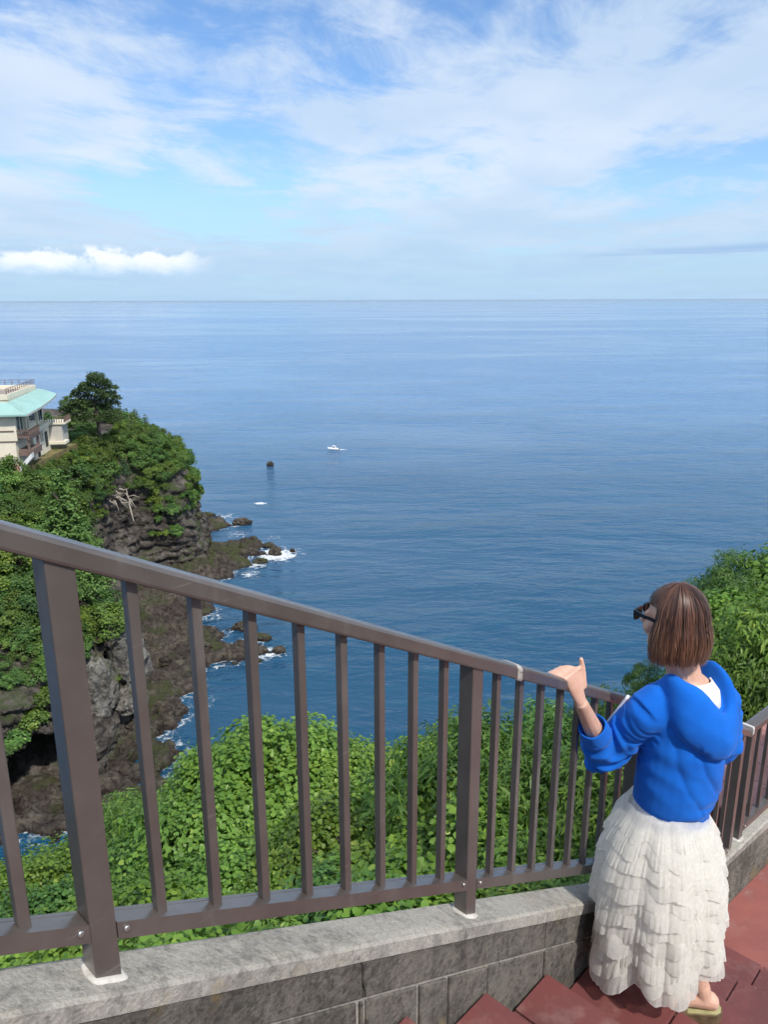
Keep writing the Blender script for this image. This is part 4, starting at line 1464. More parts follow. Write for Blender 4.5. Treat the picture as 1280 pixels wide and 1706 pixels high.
# low bushes banked against the garden wall of the house
for k in range(11):
    ly_ = -3.0 + 2.1 * k
    lx_ = (0.8, 2.6, 3.6)[k % 3] + 0.10 * k
    ca, sa = math.cos(R(8)), math.sin(R(8))
    place(WOODP[k % 5], (-60.0 + lx_ * ca - ly_ * sa, 124.5 + lx_ * sa + ly_ * ca, -29.6 + 0.35 * (k % 3 == 0)), (0.62, 0.62, 0.62), k * 1.3, 'low bush banked against the garden wall %s' % ('under the near balcony' if k < 4 else ('under the tall sea windows' if k < 8 else 'under the far terrace')), 'shrub', 'bushes along the house garden wall')

# --- spreading pine beside the house
def build_pine():
    base = at(163, 706, 150)
    root = empty('spreading_pine', base)
    tag(root, 'tall pine with flat spreading needle pads beside the turquoise roofed house', 'tree')
    rng = random.Random(8)
    mb = MB()
    top = Vector((0.6, 0, 8.8))
    path = [Vector((0, 0, -4.0)), Vector((0.15, 0, 2.2)), Vector((-0.25, 0, 4.6)), Vector((0.35, 0, 6.8)), top]
    mb.tube(path, [0.36, 0.30, 0.23, 0.15, 0.05], 8)
    pads = [(-3.0, 0.4, 6.4, 1.5), (-1.4, -0.6, 7.6, 1.3), (0.4, 0.3, 9.2, 1.7), (1.9, -0.4, 8.3, 1.5), (3.1, 0.4, 6.9, 1.5), (2.6, -0.7, 5.4, 1.5), (-1.7, 0.6, 5.3, 1.5), (-3.6, -0.3, 4.4, 1.6),
            (0.6, -0.7, 6.6, 1.7), (3.0, 0.5, 3.9, 1.5), (0.9, 0.6, 4.7, 1.5), (-4.9, 0.2, 3.4, 1.7), (-2.9, -0.8, 2.7, 1.5), (2.5, -0.5, 2.4, 1.5), (-0.3, 0.4, 8.2, 1.2), (-5.2, 0.3, 1.9, 1.6), (3.3, 0.2, 5.9, 1.0), (1.6, 0.8, 7.4, 1.5), (-0.6, -1.0, 6.9, 1.5), (-2.2, 0.9, 6.9, 1.2), (1.6, -1.0, 5.9, 1.5), (-0.4, 0.9, 3.6, 1.5), (1.6, 1.0, 3.2, 1.4), (-1.6, -0.9, 4.3, 1.3), (-4.0, 0.8, 2.4, 1.5), (0.6, -0.9, 8.6, 1.3), (-1.2, -1.2, 1.6, 1.6), (1.2, -1.3, 1.2, 1.6), (3.4, -0.6, 1.2, 1.4), (-3.2, -1.0, 1.0, 1.6), (-6.2, 0.2, 3.0, 1.1), (4.2, 0.1, 5.0, 0.9), (-3.9, 0.2, 5.6, 1.1)]
    P, Nn, T, Sz = [], [], [], []
    g = np.random.default_rng(4)
    for (x, y, z, r) in pads:
        e = Vector((x, y, z))
        k = min(range(len(path)), key=lambda q: abs(path[q].z - (z - 1.0)))
        mid = (path[k] + e) / 2 + Vector((0, 0, -0.25))
        mb.tube([path[k], mid, e], [0.13, 0.09, 0.03], 5)
        n = int(230 * r)
        a = g.uniform(0, 2 * math.pi, n)
        rr = r * np.sqrt(g.uniform(0, 1, n))
        p = np.stack([x + rr * np.cos(a), y + rr * np.sin(a) * 1.1, z + 0.55 * (1 - (rr / r) ** 2) + g.normal(size=n) * 0.22], 1)
        P.append(p)
        Nn.append(np.tile([0, 0, 1.0], (n, 1)) + g.normal(size=(n, 3)) * 0.5)
        T.append(np.clip(g.uniform(0.05, 0.7, n), 0, 1))
        Sz.append(g.uniform(0.24, 0.46, n))
    link('crown', leaves_mesh('pine_crown', np.concatenate(P), np.concatenate(Nn), np.concatenate(Sz), np.concatenate(T), 'tuft', g, PINE_LEAF), None, root)
    link('trunk', mb.mesh('pine_trunk', True), BARK, root)

build_pine()

# --- tall layered conifer on the near slope
def build_cedar():
    b = at(108, 895, 97)
    root = empty('tall_cedar', (b.x, b.y, -39.0))
    tag(root, 'big light green cedar with drooping layered boughs on the near slope', 'tree')
    link('crown', conifer_mesh('cedar_crown', 33, 18.2, 5.0, CEDAR_LEAF, 0.44, 55), None, root)
    link('trunk', trunk_mesh('cedar_trunk', 34, 15.5, 0.35, 1.2, 6), BARK, root)

build_cedar()

# --- bleached dead branches on the cliff scar
def build_dead():
    c = at(205, 832, 146)
    root = empty('dead_tree', c)
    tag(root, 'tangle of bleached dead branches hanging on the cliff scar', 'dead tree')
    rng = random.Random(17)
    for k in range(22):
        a = Vector((rng.uniform(-3.2, 1.6), rng.uniform(-1.2, 0.6), rng.uniform(-0.6, 2.4)))
        d = Vector((rng.uniform(0.5, 2.4), rng.uniform(-0.6, 0.3), rng.uniform(-2.6, 0.6)))
        m = a + d * 0.5 + Vector((0, -0.2, rng.uniform(-0.3, 0.5)))
        MB().tube([a, m, a + d], [0.10, 0.08, 0.03], 5).build('branch', DEADWOOD, root)
    MB().tube([(1.2, -0.6, -0.2), (1.6, -0.7, -2.2), (1.9, -0.7, -4.0)], [0.16, 0.15, 0.10], 6).build('trunk', DEADWOOD, root)

build_dead()

# --- shrubs on the slope right below the railing
KUDP = [plant('kudzu_bush', crown_mesh('kudzu_crown', 100 + i, (1.45, 1.45, 1.05), 32, 190, 'broad', 0.108, 0.50, KUDZU, 0.75, -0.15, 0.6, 0.75, 0.07), trunk_mesh('kudzu_stem', 110 + i, 1.0, 0.05, 0.8, 5), 0.5) for i in range(5)]
BUSHP = [plant('leafy_bush', crown_mesh('bush_crown', 120 + i, (1.5, 1.5, 1.15), 34, 190, 'broad', 0.085, 0.50, KUDZU if i < 2 else LANCE, 0.7, -0.15, 0.6, 0.75, 0.10), trunk_mesh('bush_stem', 130 + i, 1.1, 0.06, 0.8, 5), 0.5) for i in range(3)]
LANP = [plant('lance_leaf_tree', crown_mesh('lance_crown', 140 + i, (1.35, 1.35, 1.1), 32, 160, 'lance', 0.140, 0.5, LANCE, 0.45, -0.3, 1.3, 0.7, 0.08), trunk_mesh('lance_trunk', 150 + i, 1.5, 0.06, 0.9, 6), 0.8) for i in range(3)]

SIL = [(-200, 1450), (0, 1440), (100, 1425), (170, 1385), (250, 1360), (330, 1275), (400, 1240), (470, 1225), (550, 1245), (600, 1300), (680, 1275), (740, 1235), (800, 1235), (850, 1265),
       (900, 1215), (1000, 1190), (1045, 1165), (1100, 1165), (1150, 1150), (1200, 1090), (1400, 1060)]
def pix(p):
    cp, sp = math.cos(R(15.3)), math.sin(R(15.3))
    d = p.y * cp - p.z * sp
    return 640 + 1290 * p.x / d, 853 - 1290 * (p.y * sp + p.z * cp) / d

def grow_slope():
    """the bushes thin out to lower growth towards the brink, where the water shows over them."""
    rng = random.Random(21)
    placed = []
    tries = 0
    while tries < 12000 and len(placed) < 190:
        tries += 1
        x = rng.uniform(-17, 13)
        y = rng.uniform(2.0, 31)
        w = hill_w(x, y)
        e = float(np.interp(x, [a for a, b in EDGE], [b for a, b in EDGE]))
        if w < 1.6 or y > e - 0.4 or w > 24:
            continue
        if x / y > 0.62 or x / y < -0.72:
            continue
        s = rng.uniform(0.75, 1.2)
        if any((x - a) ** 2 + (y - b) ** 2 < (1.22 * s) ** 2 for a, b in placed):
            continue
        placed.append((x, y))
        z = hill_z(x, y) if y < e - 1.2 else -6.2 - 0.57 * w
        z += 0.35 * noise.noise(Vector((x * 0.3, y * 0.3, 5)))
        for _ in range(14):
            uu, vv = pix(Vector((x, y, z + 0.5 * s + 1.65 * s)))
            if vv >= float(np.interp(uu, [a for a, b in SIL], [b for a, b in SIL])):
                break
            z -= 0.35
        rel = x / y
        g = 'bushes on the slope below the railing'
        u = rng.random()
        if rel > 0.14 and w > 0:
            pr, lb, ct = (rng.choice(LANP), 'narrow leaved tree on the slope behind the second half of the railing', 'tree') if u < 0.75 else (rng.choice(BUSHP), 'leafy bush among the narrow leaved trees below the railing', 'shrub')
        elif rel > -0.16:
            pr, lb, ct = (rng.choice(KUDP), 'bright green kudzu covered bush on the slope below the railing', 'shrub') if u < 0.9 else (rng.choice(BUSHP), 'small leaved bush among the kudzu below the railing', 'shrub')
        elif rel > -0.32:
            pr, lb, ct = (rng.choice(BUSHP), 'dense bush on the slope between the kudzu and the cove', 'shrub') if u < 0.65 else (rng.choice(LANP), 'dark narrow leaved bush between the kudzu and the cove', 'shrub')
        else:
            pr, lb, ct = (rng.choice(LANP), 'narrow leaved bush at the edge of the slope above the sea cave', 'shrub') if (-0.46 < rel < -0.36 and u < 0.8) else (rng.choice(BUSHP), 'yellow green bush at the edge of the slope above the sea cave', 'shrub')
        uu, vv = pix(Vector((x, y, z + 0.6 * s)))
        gaps = [38, 168, 266, 356, 436, 508, 572, 629, 683, 732, 773, 818, 854, 888, 918, 948]
        gi = sum(1 for q in gaps if uu > q)
        where = ['beyond the first baluster at the edge', 'between the first baluster and first post', 'in the first gap past the big post', 'in the second gap past the big post', 'in the third gap past the big post', 'in the fourth gap past the big post',
                 'in the fifth gap past the big post', 'in the sixth gap past the big post', 'in the seventh gap past the big post', 'in the eighth gap past the big post', 'in the gap before the second post', 'in the first gap past the second post', 'in the second gap past the second post',
                 'in the third gap past the second post', 'in the fourth gap past the second post', 'in the fifth gap past the second post', 'behind the woman and the landing railing'][gi]
        ht = 'low' if vv > 1420 else ('halfway up' if vv > 1320 else 'high against the water')
        kindw = {'kudzu_bush': 'kudzu covered bush', 'leafy_bush': 'small leaved bush', 'lance_leaf_tree': 'narrow leaved bush'}[pr.name.split('.')[0]]
        lb = '%s seen %s %s' % (kindw, ht, where)
        place(pr, (x, y, z), (s, s, s * rng.uniform(0.9, 1.3)), rng.uniform(0, 6.28), lb, ct, g)

grow_slope()

# mounds that stand up against the water
MOUND = [(470, 1362, 15.0, 1.5, 0), (410, 1385, 15.0, 1.25, 1), (545, 1365, 14.5, 1.15, 0), (335, 1395, 17.0, 1.05, 3), (640, 1400, 12.5, 0.85, 3), (715, 1370, 12.0, 0.85, 0), (770, 1350, 12.0, 1.0, 0),
         (850, 1365, 11.5, 0.85, 0), (215, 1440, 18.5, 1.1, 6), (95, 1520, 17.0, 1.0, 4), (20, 1540, 16.5, 0.95, 4), (930, 1275, 12.5, 0.62, 6), (960, 1345, 11.5, 0.7, 6), (905, 1350, 12.0, 0.7, 6)]
MLAB = ['tallest kudzu covered mound rising against the water', 'kudzu bush below the tallest mound on its near side', 'kudzu mound just past the tallest one', 'bush at the cove side of the tallest kudzu mound', 'low dark bush in the dip between two kudzu mounds',
        'kudzu bush beside the second railing post', 'kudzu mound directly behind the second railing post', 'kudzu bush just past the second railing post', 'long leaved tree with upright shoots above the cove water', 'yellow green bush beside the first railing post',
        'yellow green bush at the edge of view above the sea cave', 'slender narrow leaved tree rising behind the hand on the rail', 'narrow leaved tree below the blue sleeve', 'narrow leaved tree between the second post and the hand']
MNDP = [plant('kudzu_mound', crown_mesh('mound_crown', 170 + i, (2.05, 2.05, 1.55), 62, 190, 'broad', 0.105, 0.58, KUDZU, 0.75, -0.15, 0.6, 0.78, 0.07), trunk_mesh('mound_stem', 175 + i, 1.4, 0.07, 1.1, 6), 0.7) for i in range(2)]
ALLP = KUDP[:3] + BUSHP + LANP
for (u, v, y, s, k), lb in zip(MOUND, MLAB):
    p = at(u, v, y)
    pr = ALLP[k]
    if s > 1.1 and k < 3:
        pr = MNDP[k % 2]
        s = s / 1.42
    place(pr, (p.x, p.y, p.z - 0.5 * s), (s, s, s * 1.05), u * 0.37, lb, 'tree' if k == 6 else 'shrub')

# trees behind the woman and the landing
RT = [(1270, 1000, 11.5, 0.48, 6, 'topmost narrow leaved tree behind the landing railing'), (1222, 1010, 11.0, 0.44, 6, 'narrow leaved treetop just above the brown hair'), (1272, 1085, 10.0, 0.62, 0, 'kudzu draped tree behind the landing railing'),
      (1188, 1038, 11.5, 0.36, 7, 'narrow leaved tree directly behind the brown hair'), (1232, 1100, 10.0, 0.60, 1, 'kudzu draped tree beside the brown hair'), (1255, 1165, 9.0, 0.62, 7, 'dark narrow leaved tree just behind the landing rail end'),
      (1185, 1150, 10.0, 0.45, 6, 'narrow leaved tree hidden mostly behind the hood'), (1330, 1050, 11.0, 0.8, 1, 'kudzu draped tree at the outer edge behind the landing'), (1320, 1150, 9.0, 0.75, 7, 'narrow leaved tree at the outer edge behind the landing'),
      (1078, 1146, 10.5, 0.22, 8, 'single leafy spray showing between shoulder and water'), (1215, 1215, 8.6, 0.5, 7, 'narrow leaved bush below the landing rail end'), (1185, 1250, 9.0, 0.6, 8, 'narrow leaved bush behind the blue hoodie')]
for u, v, y, s, k, lb in RT:
    p = at(u, v, y)
    o = place(ALLP[k], (p.x, p.y, p.z - 0.55 * s), (s, s, s * 1.1), u * 0.61, lb, 'tree')
    hz = hill_z(p.x, p.y)
    t = MB().tube([(p.x, p.y, hz - 0.3), (p.x + 0.15, p.y + 0.1, (hz + p.z) / 2), (p.x, p.y, p.z - 0.3 * s)], [0.10, 0.075, 0.05], 7).mesh('lower_trunk')
    M = (Matrix.Translation(o.location) @ Matrix.Rotation(o.rotation_euler.z, 4, 'Z') @ Matrix.Diagonal((*o.scale, 1))).inverted()
    t.transform(M)
    link('lower_trunk', t, BARK, o)

# ------------------------------------------------------------------ the woman on the stairs
SKIN = None
def skin_material():
    m, h, bs, out = material('skin')
    P = pos(h)
    n = h.noise(P, 30.0, 5.0, 0.6)
    h.set(bs.inputs['Base Color'], h.mix(h.rng(n, 0.3, 0.7), (0.60, 0.345, 0.245), (0.68, 0.415, 0.310)))
    bs.inputs['Roughness'].default_value = 0.48
    bs.inputs['Subsurface Weight'].default_value = 0.15
    bs.inputs['Subsurface Radius'].default_value = (0.012, 0.005, 0.003)
    bs.inputs['Subsurface Scale'].default_value = 0.5
    h.set(bs.inputs['Normal'], h.bump(h.noise(P, 420.0, 3.0, 0.6), 0.08, 0.002))
    return m

def fleece_material():
    m, h, bs, out = material('blue_fleece')
    P = pos(h)
    n = h.noise(P, 7.0, 4.0, 0.6)
    w = h.noise(P, 900.0, 2.0, 0.5)
    col = h.mix(h.rng(n, 0.3, 0.7), (0.006, 0.110, 0.500), (0.008, 0.140, 0.590))
    h.set(bs.inputs['Base Color'], col)
    bs.inputs['Roughness'].default_value = 0.9
    bs.inputs['Specular IOR Level'].default_value = 0.15
    bs.inputs['Sheen Weight'].default_value = 0.25
    bs.inputs['Sheen Tint'].default_value = (0.3, 0.5, 1.0, 1)
    h.set(bs.inputs['Normal'], h.bump(h.math('ADD', h.math('MULTIPLY', n, 1.5), h.math('MULTIPLY', w, 0.25)), 0.25, 0.004))
    return m

def tulle_material(name, alpha, col=(0.93, 0.905, 0.84)):
    m, h, bs, out = material(name)
    P = pos(h)
    n = h.noise(P, 60.0, 4.0, 0.6)
    at = h.n('ShaderNodeAttribute', attribute_name='hem').outputs['Fac']
    h.set(bs.inputs['Base Color'], col)
    bs.inputs['Roughness'].default_value = 0.9
    bs.inputs['Specular IOR Level'].default_value = 0.1
    h.set(bs.inputs['Normal'], h.bump(h.noise(h.mapping(P, (150.0, 150.0, 14.0)), 1.0, 4.0, 0.6), 0.22, 0.004))
    tr = h.n('ShaderNodeBsdfTranslucent')
    tr.inputs[0].default_value = (*col, 1)
    mx = h.n('ShaderNodeMixShader')
    mx.inputs[0].default_value = 0.50
    tp = h.n('ShaderNodeBsdfTransparent')
    mx2 = h.n('ShaderNodeMixShader')
    a = h.math('ADD', h.rng(n, 0.3, 0.7, alpha - 0.08, alpha + 0.06), h.math('MULTIPLY', at, 0.3), clamp=True)
    h.set(mx2.inputs[0], a)
    h.t.links.new(bs.outputs[0], mx.inputs[1])
    h.t.links.new(tr.outputs[0], mx.inputs[2])
    h.t.links.new(tp.outputs[0], mx2.inputs[1])
    h.t.links.new(mx.outputs[0], mx2.inputs[2])
    h.t.links.new(mx2.outputs[0], out.inputs[0])
    return m

def hair_material(name, tips):
    m, h, bs, out = material(name)
    at = h.n('ShaderNodeAttribute', attribute_name='tint').outputs['Fac']
    al = h.n('ShaderNodeAttribute', attribute_name='along').outputs['Fac']
    col = h.mix(h.rng(at, 0.0, 0.8, smooth=False), (0.036, 0.014, 0.009), (0.155, 0.062, 0.035))
    gold = h.math('MULTIPLY', h.rng(at, 0.80, 0.97), h.rng(al, 0.15, 0.9))
    col = h.mix(gold, col, (0.42, 0.21, 0.095))
    col = h.mix(h.math('MULTIPLY', h.rng(al, 0.55, 1.0), tips), col, (0.20, 0.085, 0.042))
    h.set(bs.inputs['Base Color'], col)
    bs.inputs['Roughness'].default_value = 0.46
    bs.inputs['Specular IOR Level'].default_value = 0.5
    bs.inputs['Sheen Weight'].default_value = 0.15
    return m

def remesh(mb, voxel, smooth=4, factor=0.5):
    """union of overlapping closed shapes as one continuous surface; returns (verts, quads)."""
    me = mb.mesh('tmp')
    o = bpy.data.objects.new('tmp', me)
    COL.objects.link(o)
    r = o.modifiers.new('r', 'REMESH')
    r.mode = 'VOXEL'
    r.voxel_size = voxel
    if smooth:
        s = o.modifiers.new('s', 'SMOOTH')
        s.factor = factor
        s.iterations = smooth
    dg = bpy.context.evaluated_depsgraph_get()
    dg.update()
    ev = bpy.data.meshes.new_from_object(o.evaluated_get(dg))
    bpy.data.objects.remove(o)
    bpy.data.meshes.remove(me)
    return ev

def person():
    global SKIN
    SKIN = skin_material()
    FLEECE = fleece_material()
    BASE = Vector((0.935, 2.165, -2.917 * KS))
    TH = R(17.5)
    RX = Vector((math.cos(TH), math.sin(TH), 0))
    FY = Vector((-math.sin(TH), math.cos(TH), 0))
    UP = Vector((0, 0, 1))
    def L(x, y, z):                       # body frame -> frame of the person root (world axes, origin at the feet)
        return RX * x + FY * y + UP * z
    def Wd(x, y, z):                      # world -> frame of the person root
        return Vector((x, y, z)) - BASE
    root = empty('person', BASE)
    tag(root, 'woman in blue hoodie and tiered white skirt resting a hand on the railing', 'person')

    # head frame: face turned to the left, over the water
    HS_ = 0.935                           # size of the head
    HC = Wd(0.872, 2.165, -0.937)
    F = Vector((-0.66, 0.75, -0.02)).normalized()
    HL = Vector((-F.y, F.x, 0)).normalized()          # towards her left
    def H(r, f, u):
        """head frame: r to her right, f forward, u up."""
        return HC - HL * (r * HS_) + F * (f * HS_) + UP * (u * HS_)
    HR = Matrix((-HL, F, UP)).transposed()

    # ------------------------------------------------ body, one continuous surface
    mb = MB()
    def ell(z, rx, ry, cx=0.0, cy=0.0, k=20):
        return [L(cx + rx * math.cos(2 * math.pi * j / k), cy + ry * math.sin(2 * math.pi * j / k), z) for j in range(k)]
    mb.rings([ell(0.74, 0.112, 0.090), ell(0.84, 0.112, 0.088), ell(0.96, 0.105, 0.080), ell(1.06, 0.100, 0.072), ell(1.16, 0.100, 0.066), ell(1.235, 0.115, 0.058), ell(1.275, 0.085, 0.060), ell(1.30, 0.055, 0.055)])
    mb.tube([L(0, -0.005, 1.24), L(-0.015, 0.01, 1.33), HC + UP * -0.06 - F * 0.012], [0.058, 0.050, 0.052], 14)
    # head
    mb.ball(H(0, -0.008, 0.022), (0.066, 0.082, 0.084), HR, 20, 14)
    mb.ball(H(0, 0.022, -0.045), (0.050, 0.056, 0.060), HR, 18, 12)
    mb.ball(H(0, 0.060, -0.088), (0.022, 0.020, 0.018), HR, 12, 8)            # chin
    mb.tube([H(0, 0.078, 0.022), H(0, 0.094, -0.006), H(0, 0.104, -0.022), H(0, 0.088, -0.030)], [0.008, 0.010, 0.013, 0.012], 8)   # nose
    for s in (-1, 1):
        mb.ball(H(s * 0.034, 0.062, -0.022), (0.024, 0.020, 0.022), HR, 12, 8)   # cheek
        mb.ball(H(s * 0.072, -0.006, -0.012), (0.010, 0.018, 0.028), HR, 10, 8)  # ear
        mb.ball(H(s * 0.030, 0.074, 0.012), (0.014, 0.012, 0.011), HR, 10, 8)    # eye socket
    mb.ball(H(0, 0.084, -0.050), (0.020, 0.010, 0.007), HR, 10, 8)               # lips
    mb.ball(H(0, 0.082, -0.060), (0.017, 0.010, 0.007), HR, 10, 8)
    # left arm: shoulder, elbow, wrist, hand on the rail
    ELB = Wd(0.712, 2.200, -1.415)
    WR = Wd(0.582, 2.066, -1.152)
    SH = L(-0.140, 0.0, 1.225)
    mb.tube([SH, SH * 0.5 + ELB * 0.5, ELB], [0.036, 0.036, 0.034], 12)
    mb.tube([ELB, ELB * 0.66 + WR * 0.34, ELB * 0.25 + WR * 0.75, WR], [0.034, 0.033, 0.0245, 0.0200], 12)
    KN = Wd(0.546, 2.058, -1.052)           # knuckles, just above the rail's edge
    mid = WR * 0.45 + KN * 0.55
    ax = (KN - WR).normalized()
    # the back of the hand faces the stairs; fingers lie over the rail
    side = Vector((0.80, 0.52, 0.05))        # from little finger towards the index
    side = (side - ax * side.dot(ax)).normalized()
    nrm = ax.cross(side).normalized()
    pal = []
    for t, w, th in ((0.0, 0.0185, 0.015), (0.22, 0.022, 0.014), (0.6, 0.029, 0.0125), (0.9, 0.032, 0.0105), (1.03, 0.028, 0.008)):
        c = WR.lerp(KN, t)
        pal.append([c + side * (w * math.cos(2 * math.pi * j / 14)) + nrm * (th * math.sin(2 * math.pi * j / 14)) for j in range(14)])
    mb.rings(pal)
    rail_z = lambda p: 0.0
    out = Vector((-0.724, 0.69, 0.0))        # across the rail, towards the sea
    for q, ln in ((-0.027, 0.056), (-0.0092, 0.070), (0.0092, 0.074), (0.027, 0.066)):
        p0 = KN + side * q - ax * 0.006
        tip = out * 0.62 + Vector((-0.66, -0.30, -0.10)) * 0.75
        tip.normalize()
        p1 = p0 + (ax * 0.10 + tip * 0.95).normalized() * ln * 0.45 + UP * 0.004
        p2 = p1 + (tip + UP * -0.16).normalized() * ln * 0.32
        p3 = p2 + (tip + UP * -0.42).normalized() * ln * 0.26
        mb.tube([p0, p1, p2, p3], [0.0074, 0.0070, 0.0063, 0.0052], 10)
        mb.ball(p0 + UP * 0.002, 0.0080, None, 10, 6)
        mb.ball(p3, 0.0055, None, 10, 6)
    t0 = WR.lerp(KN, 0.35) + side * 0.024
    t1 = WR.lerp(KN, 0.72) + side * 0.038
    t2 = t1 + (UP * 0.95 - side * 0.02 + out * 0.1).normalized() * 0.027
    t3 = t2 + (UP * 1.0 - side * 0.25).normalized() * 0.022
    mb.tube([t0, t1, t2, t3], [0.0135, 0.0115, 0.0092, 0.0068], 10)
    mb.ball(t3, 0.0068, None, 10, 6)
    # right arm, bent forward with the hand in front
    SR = L(0.128, 0.0, 1.225)
    ER = L(0.172, 0.0, 1.02)
    WR2 = L(0.13, 0.19, 1.03)
    mb.tube([SR, (SR + ER) / 2, ER], [0.036, 0.036, 0.034], 12)
    mb.tube([ER, ER.lerp(WR2, 0.4), WR2], [0.038, 0.036, 0.023], 12)
    hd = (WR2 - ER).normalized()
    sd = hd.cross(UP).normalized()
    mb.rings([[WR2 + hd * t + sd * (w * math.cos(a)) + UP * (th * math.sin(a)) for a in [2 * math.pi * j / 12 for j in range(12)]] for t, w, th in ((0, 0.022, 0.018), (0.05, 0.036, 0.014), (0.085, 0.036, 0.010))])
    for q in (-0.027, -0.009, 0.009, 0.027):
        p0 = WR2 + hd * 0.078 + sd * q
        mb.tube([p0, p0 + hd * 0.03 - UP * 0.005, p0 + hd * 0.05 - UP * 0.02, p0 + hd * 0.055 - UP * 0.035], [0.0092, 0.0085, 0.0078, 0.0062], 8)
    mb.tube([WR2 + hd * 0.03 - sd * 0.02, WR2 + hd * 0.06 - sd * 0.045, WR2 + hd * 0.09 - sd * 0.05], [0.013, 0.011, 0.007], 8)
    # legs and feet: the right heel shows under the hem
    feet = ((Wd(1.128, 2.150, 0), Vector((-0.985, 0.17, 0)).normalized(), 0.075), (Wd(0.985, 2.225, 0), Vector((-0.80, 0.60, 0)).normalized(), -0.075))
    for heel, d, hx in feet:
        heel = Vector((heel.x, heel.y, 0.0))
        ank = heel + d * 0.035 + UP * 0.118
        hip = L(hx, 0.0, 0.76)
        kn = hip.lerp(ank, 0.5) + FY * 0.045
        mb.tube([hip, hip.lerp(kn, 0.5), kn, kn.lerp(ank, 0.32), kn.lerp(ank, 0.7), ank], [0.080, 0.066, 0.048, 0.049, 0.036, 0.029], 14)
        sl = d.cross(UP).normalized()
        fr = []
        for t, w, zc, th in ((-0.030, 0.016, 0.068, 0.016), (-0.018, 0.027, 0.070, 0.028), (0.015, 0.031, 0.078, 0.036), (0.06, 0.032, 0.080, 0.036), (0.11, 0.038, 0.066, 0.026), (0.155, 0.043, 0.054, 0.015), (0.178, 0.040, 0.050, 0.010)):
            fr.append([heel + d * t + sl * (w * math.cos(2 * math.pi * j / 14)) + UP * (zc - 0.006 + th * math.sin(2 * math.pi * j / 14)) for j in range(14)])
        mb.rings(fr)
        mb.tube([ank + UP * 0.01, heel + d * 0.02 + UP * 0.075], [0.030, 0.030], 12)
        for q, ln in ((-0.032, 0.034), (-0.014, 0.036), (0.002, 0.034), (0.017, 0.030), (0.031, 0.024)):
            p0 = heel + d * 0.170 + sl * q + UP * 0.046
            mb.tube([p0, p0 + d * ln * 0.6 + UP * 0.002, p0 + d * ln - UP * 0.003], [0.0095, 0.0088, 0.006], 8)
    me = remesh(mb, 0.0034, 2, 0.5)
    for p in me.polygons:
        p.use_smooth = True
    me.materials.clear()
    link('body', me, SKIN, root)
    # nails
    nail = simple('nail', (0.72, 0.42, 0.36), 0.25)

    # ------------------------------------------------ T-shirt collar
    white = simple('white_cotton', (0.80, 0.76, 0.68), 0.9, var=0.04, scale=30, bump=0.3, bscale=300)
    mb = MB()
    rg = []
    for z, r, yy in ((1.19, 0.080, -0.010), (1.225, 0.088, -0.018), (1.268, 0.080, -0.016), (1.292, 0.0665, -0.004), (1.296, 0.0645, -0.003), (1.29, 0.061, -0.003)):
        rg.append([L(r * 1.08 * math.cos(2 * math.pi * j / 32), yy + r * math.sin(2 * math.pi * j / 32), z + 0.010 * math.sin(2 * math.pi * j / 32) * -1) for j in range(32)])
    mb.rings(rg, caps=False).build('shirt_collar', white, root, True)

    # ------------------------------------------------ hoodie
    mb = MB()
    def ring(z, rx, ry, cx=0.0, cy=0.0, k=28):
        return ell(z, rx, ry, cx, cy, k)
    mb.rings([ring(0.806, 0.114, 0.100, -0.006, -0.004), ring(0.828, 0.119, 0.105, -0.006), ring(0.852, 0.122, 0.107, -0.006), ring(0.874, 0.132, 0.116, -0.006, -0.004), ring(0.96, 0.136, 0.118, -0.004, -0.008), ring(1.03, 0.136, 0.114, -0.002, -0.012), ring(1.10, 0.138, 0.110, 0, -0.014),
              ring(1.17, 0.140, 0.104, 0, -0.014), ring(1.22, 0.134, 0.092, 0, -0.010), ring(1.255, 0.112, 0.076, 0, -0.008), ring(1.272, 0.084, 0.060, 0, -0.005)])
    CUFF = ELB.lerp(WR, 0.46)
    sd_ = (WR - ELB).normalized()
    mb.tube([L(-0.105, -0.005, 1.205), L(-0.145, 0.0, 1.195), SH.lerp(ELB, 0.45), SH.lerp(ELB, 0.85), ELB + Vector((0, 0, -0.012))], [0.068, 0.064, 0.058, 0.060, 0.057], 18)
    mb.tube([SH.lerp(ELB, 0.9), ELB + Vector((-0.005, 0, -0.004)), ELB.lerp(WR, 0.16), ELB.lerp(WR, 0.34), CUFF], [0.056, 0.062, 0.060, 0.052, 0.044], 18)
    mb.tube([L(0.095, -0.005, 1.205), L(0.128, 0.0, 1.195), SR.lerp(ER, 0.5), ER], [0.078, 0.072, 0.062, 0.056], 18)
    mb.tube([SR.lerp(ER, 0.9), ER, ER.lerp(WR2, 0.3), ER.lerp(WR2, 0.6)], [0.056, 0.062, 0.058, 0.046], 18)
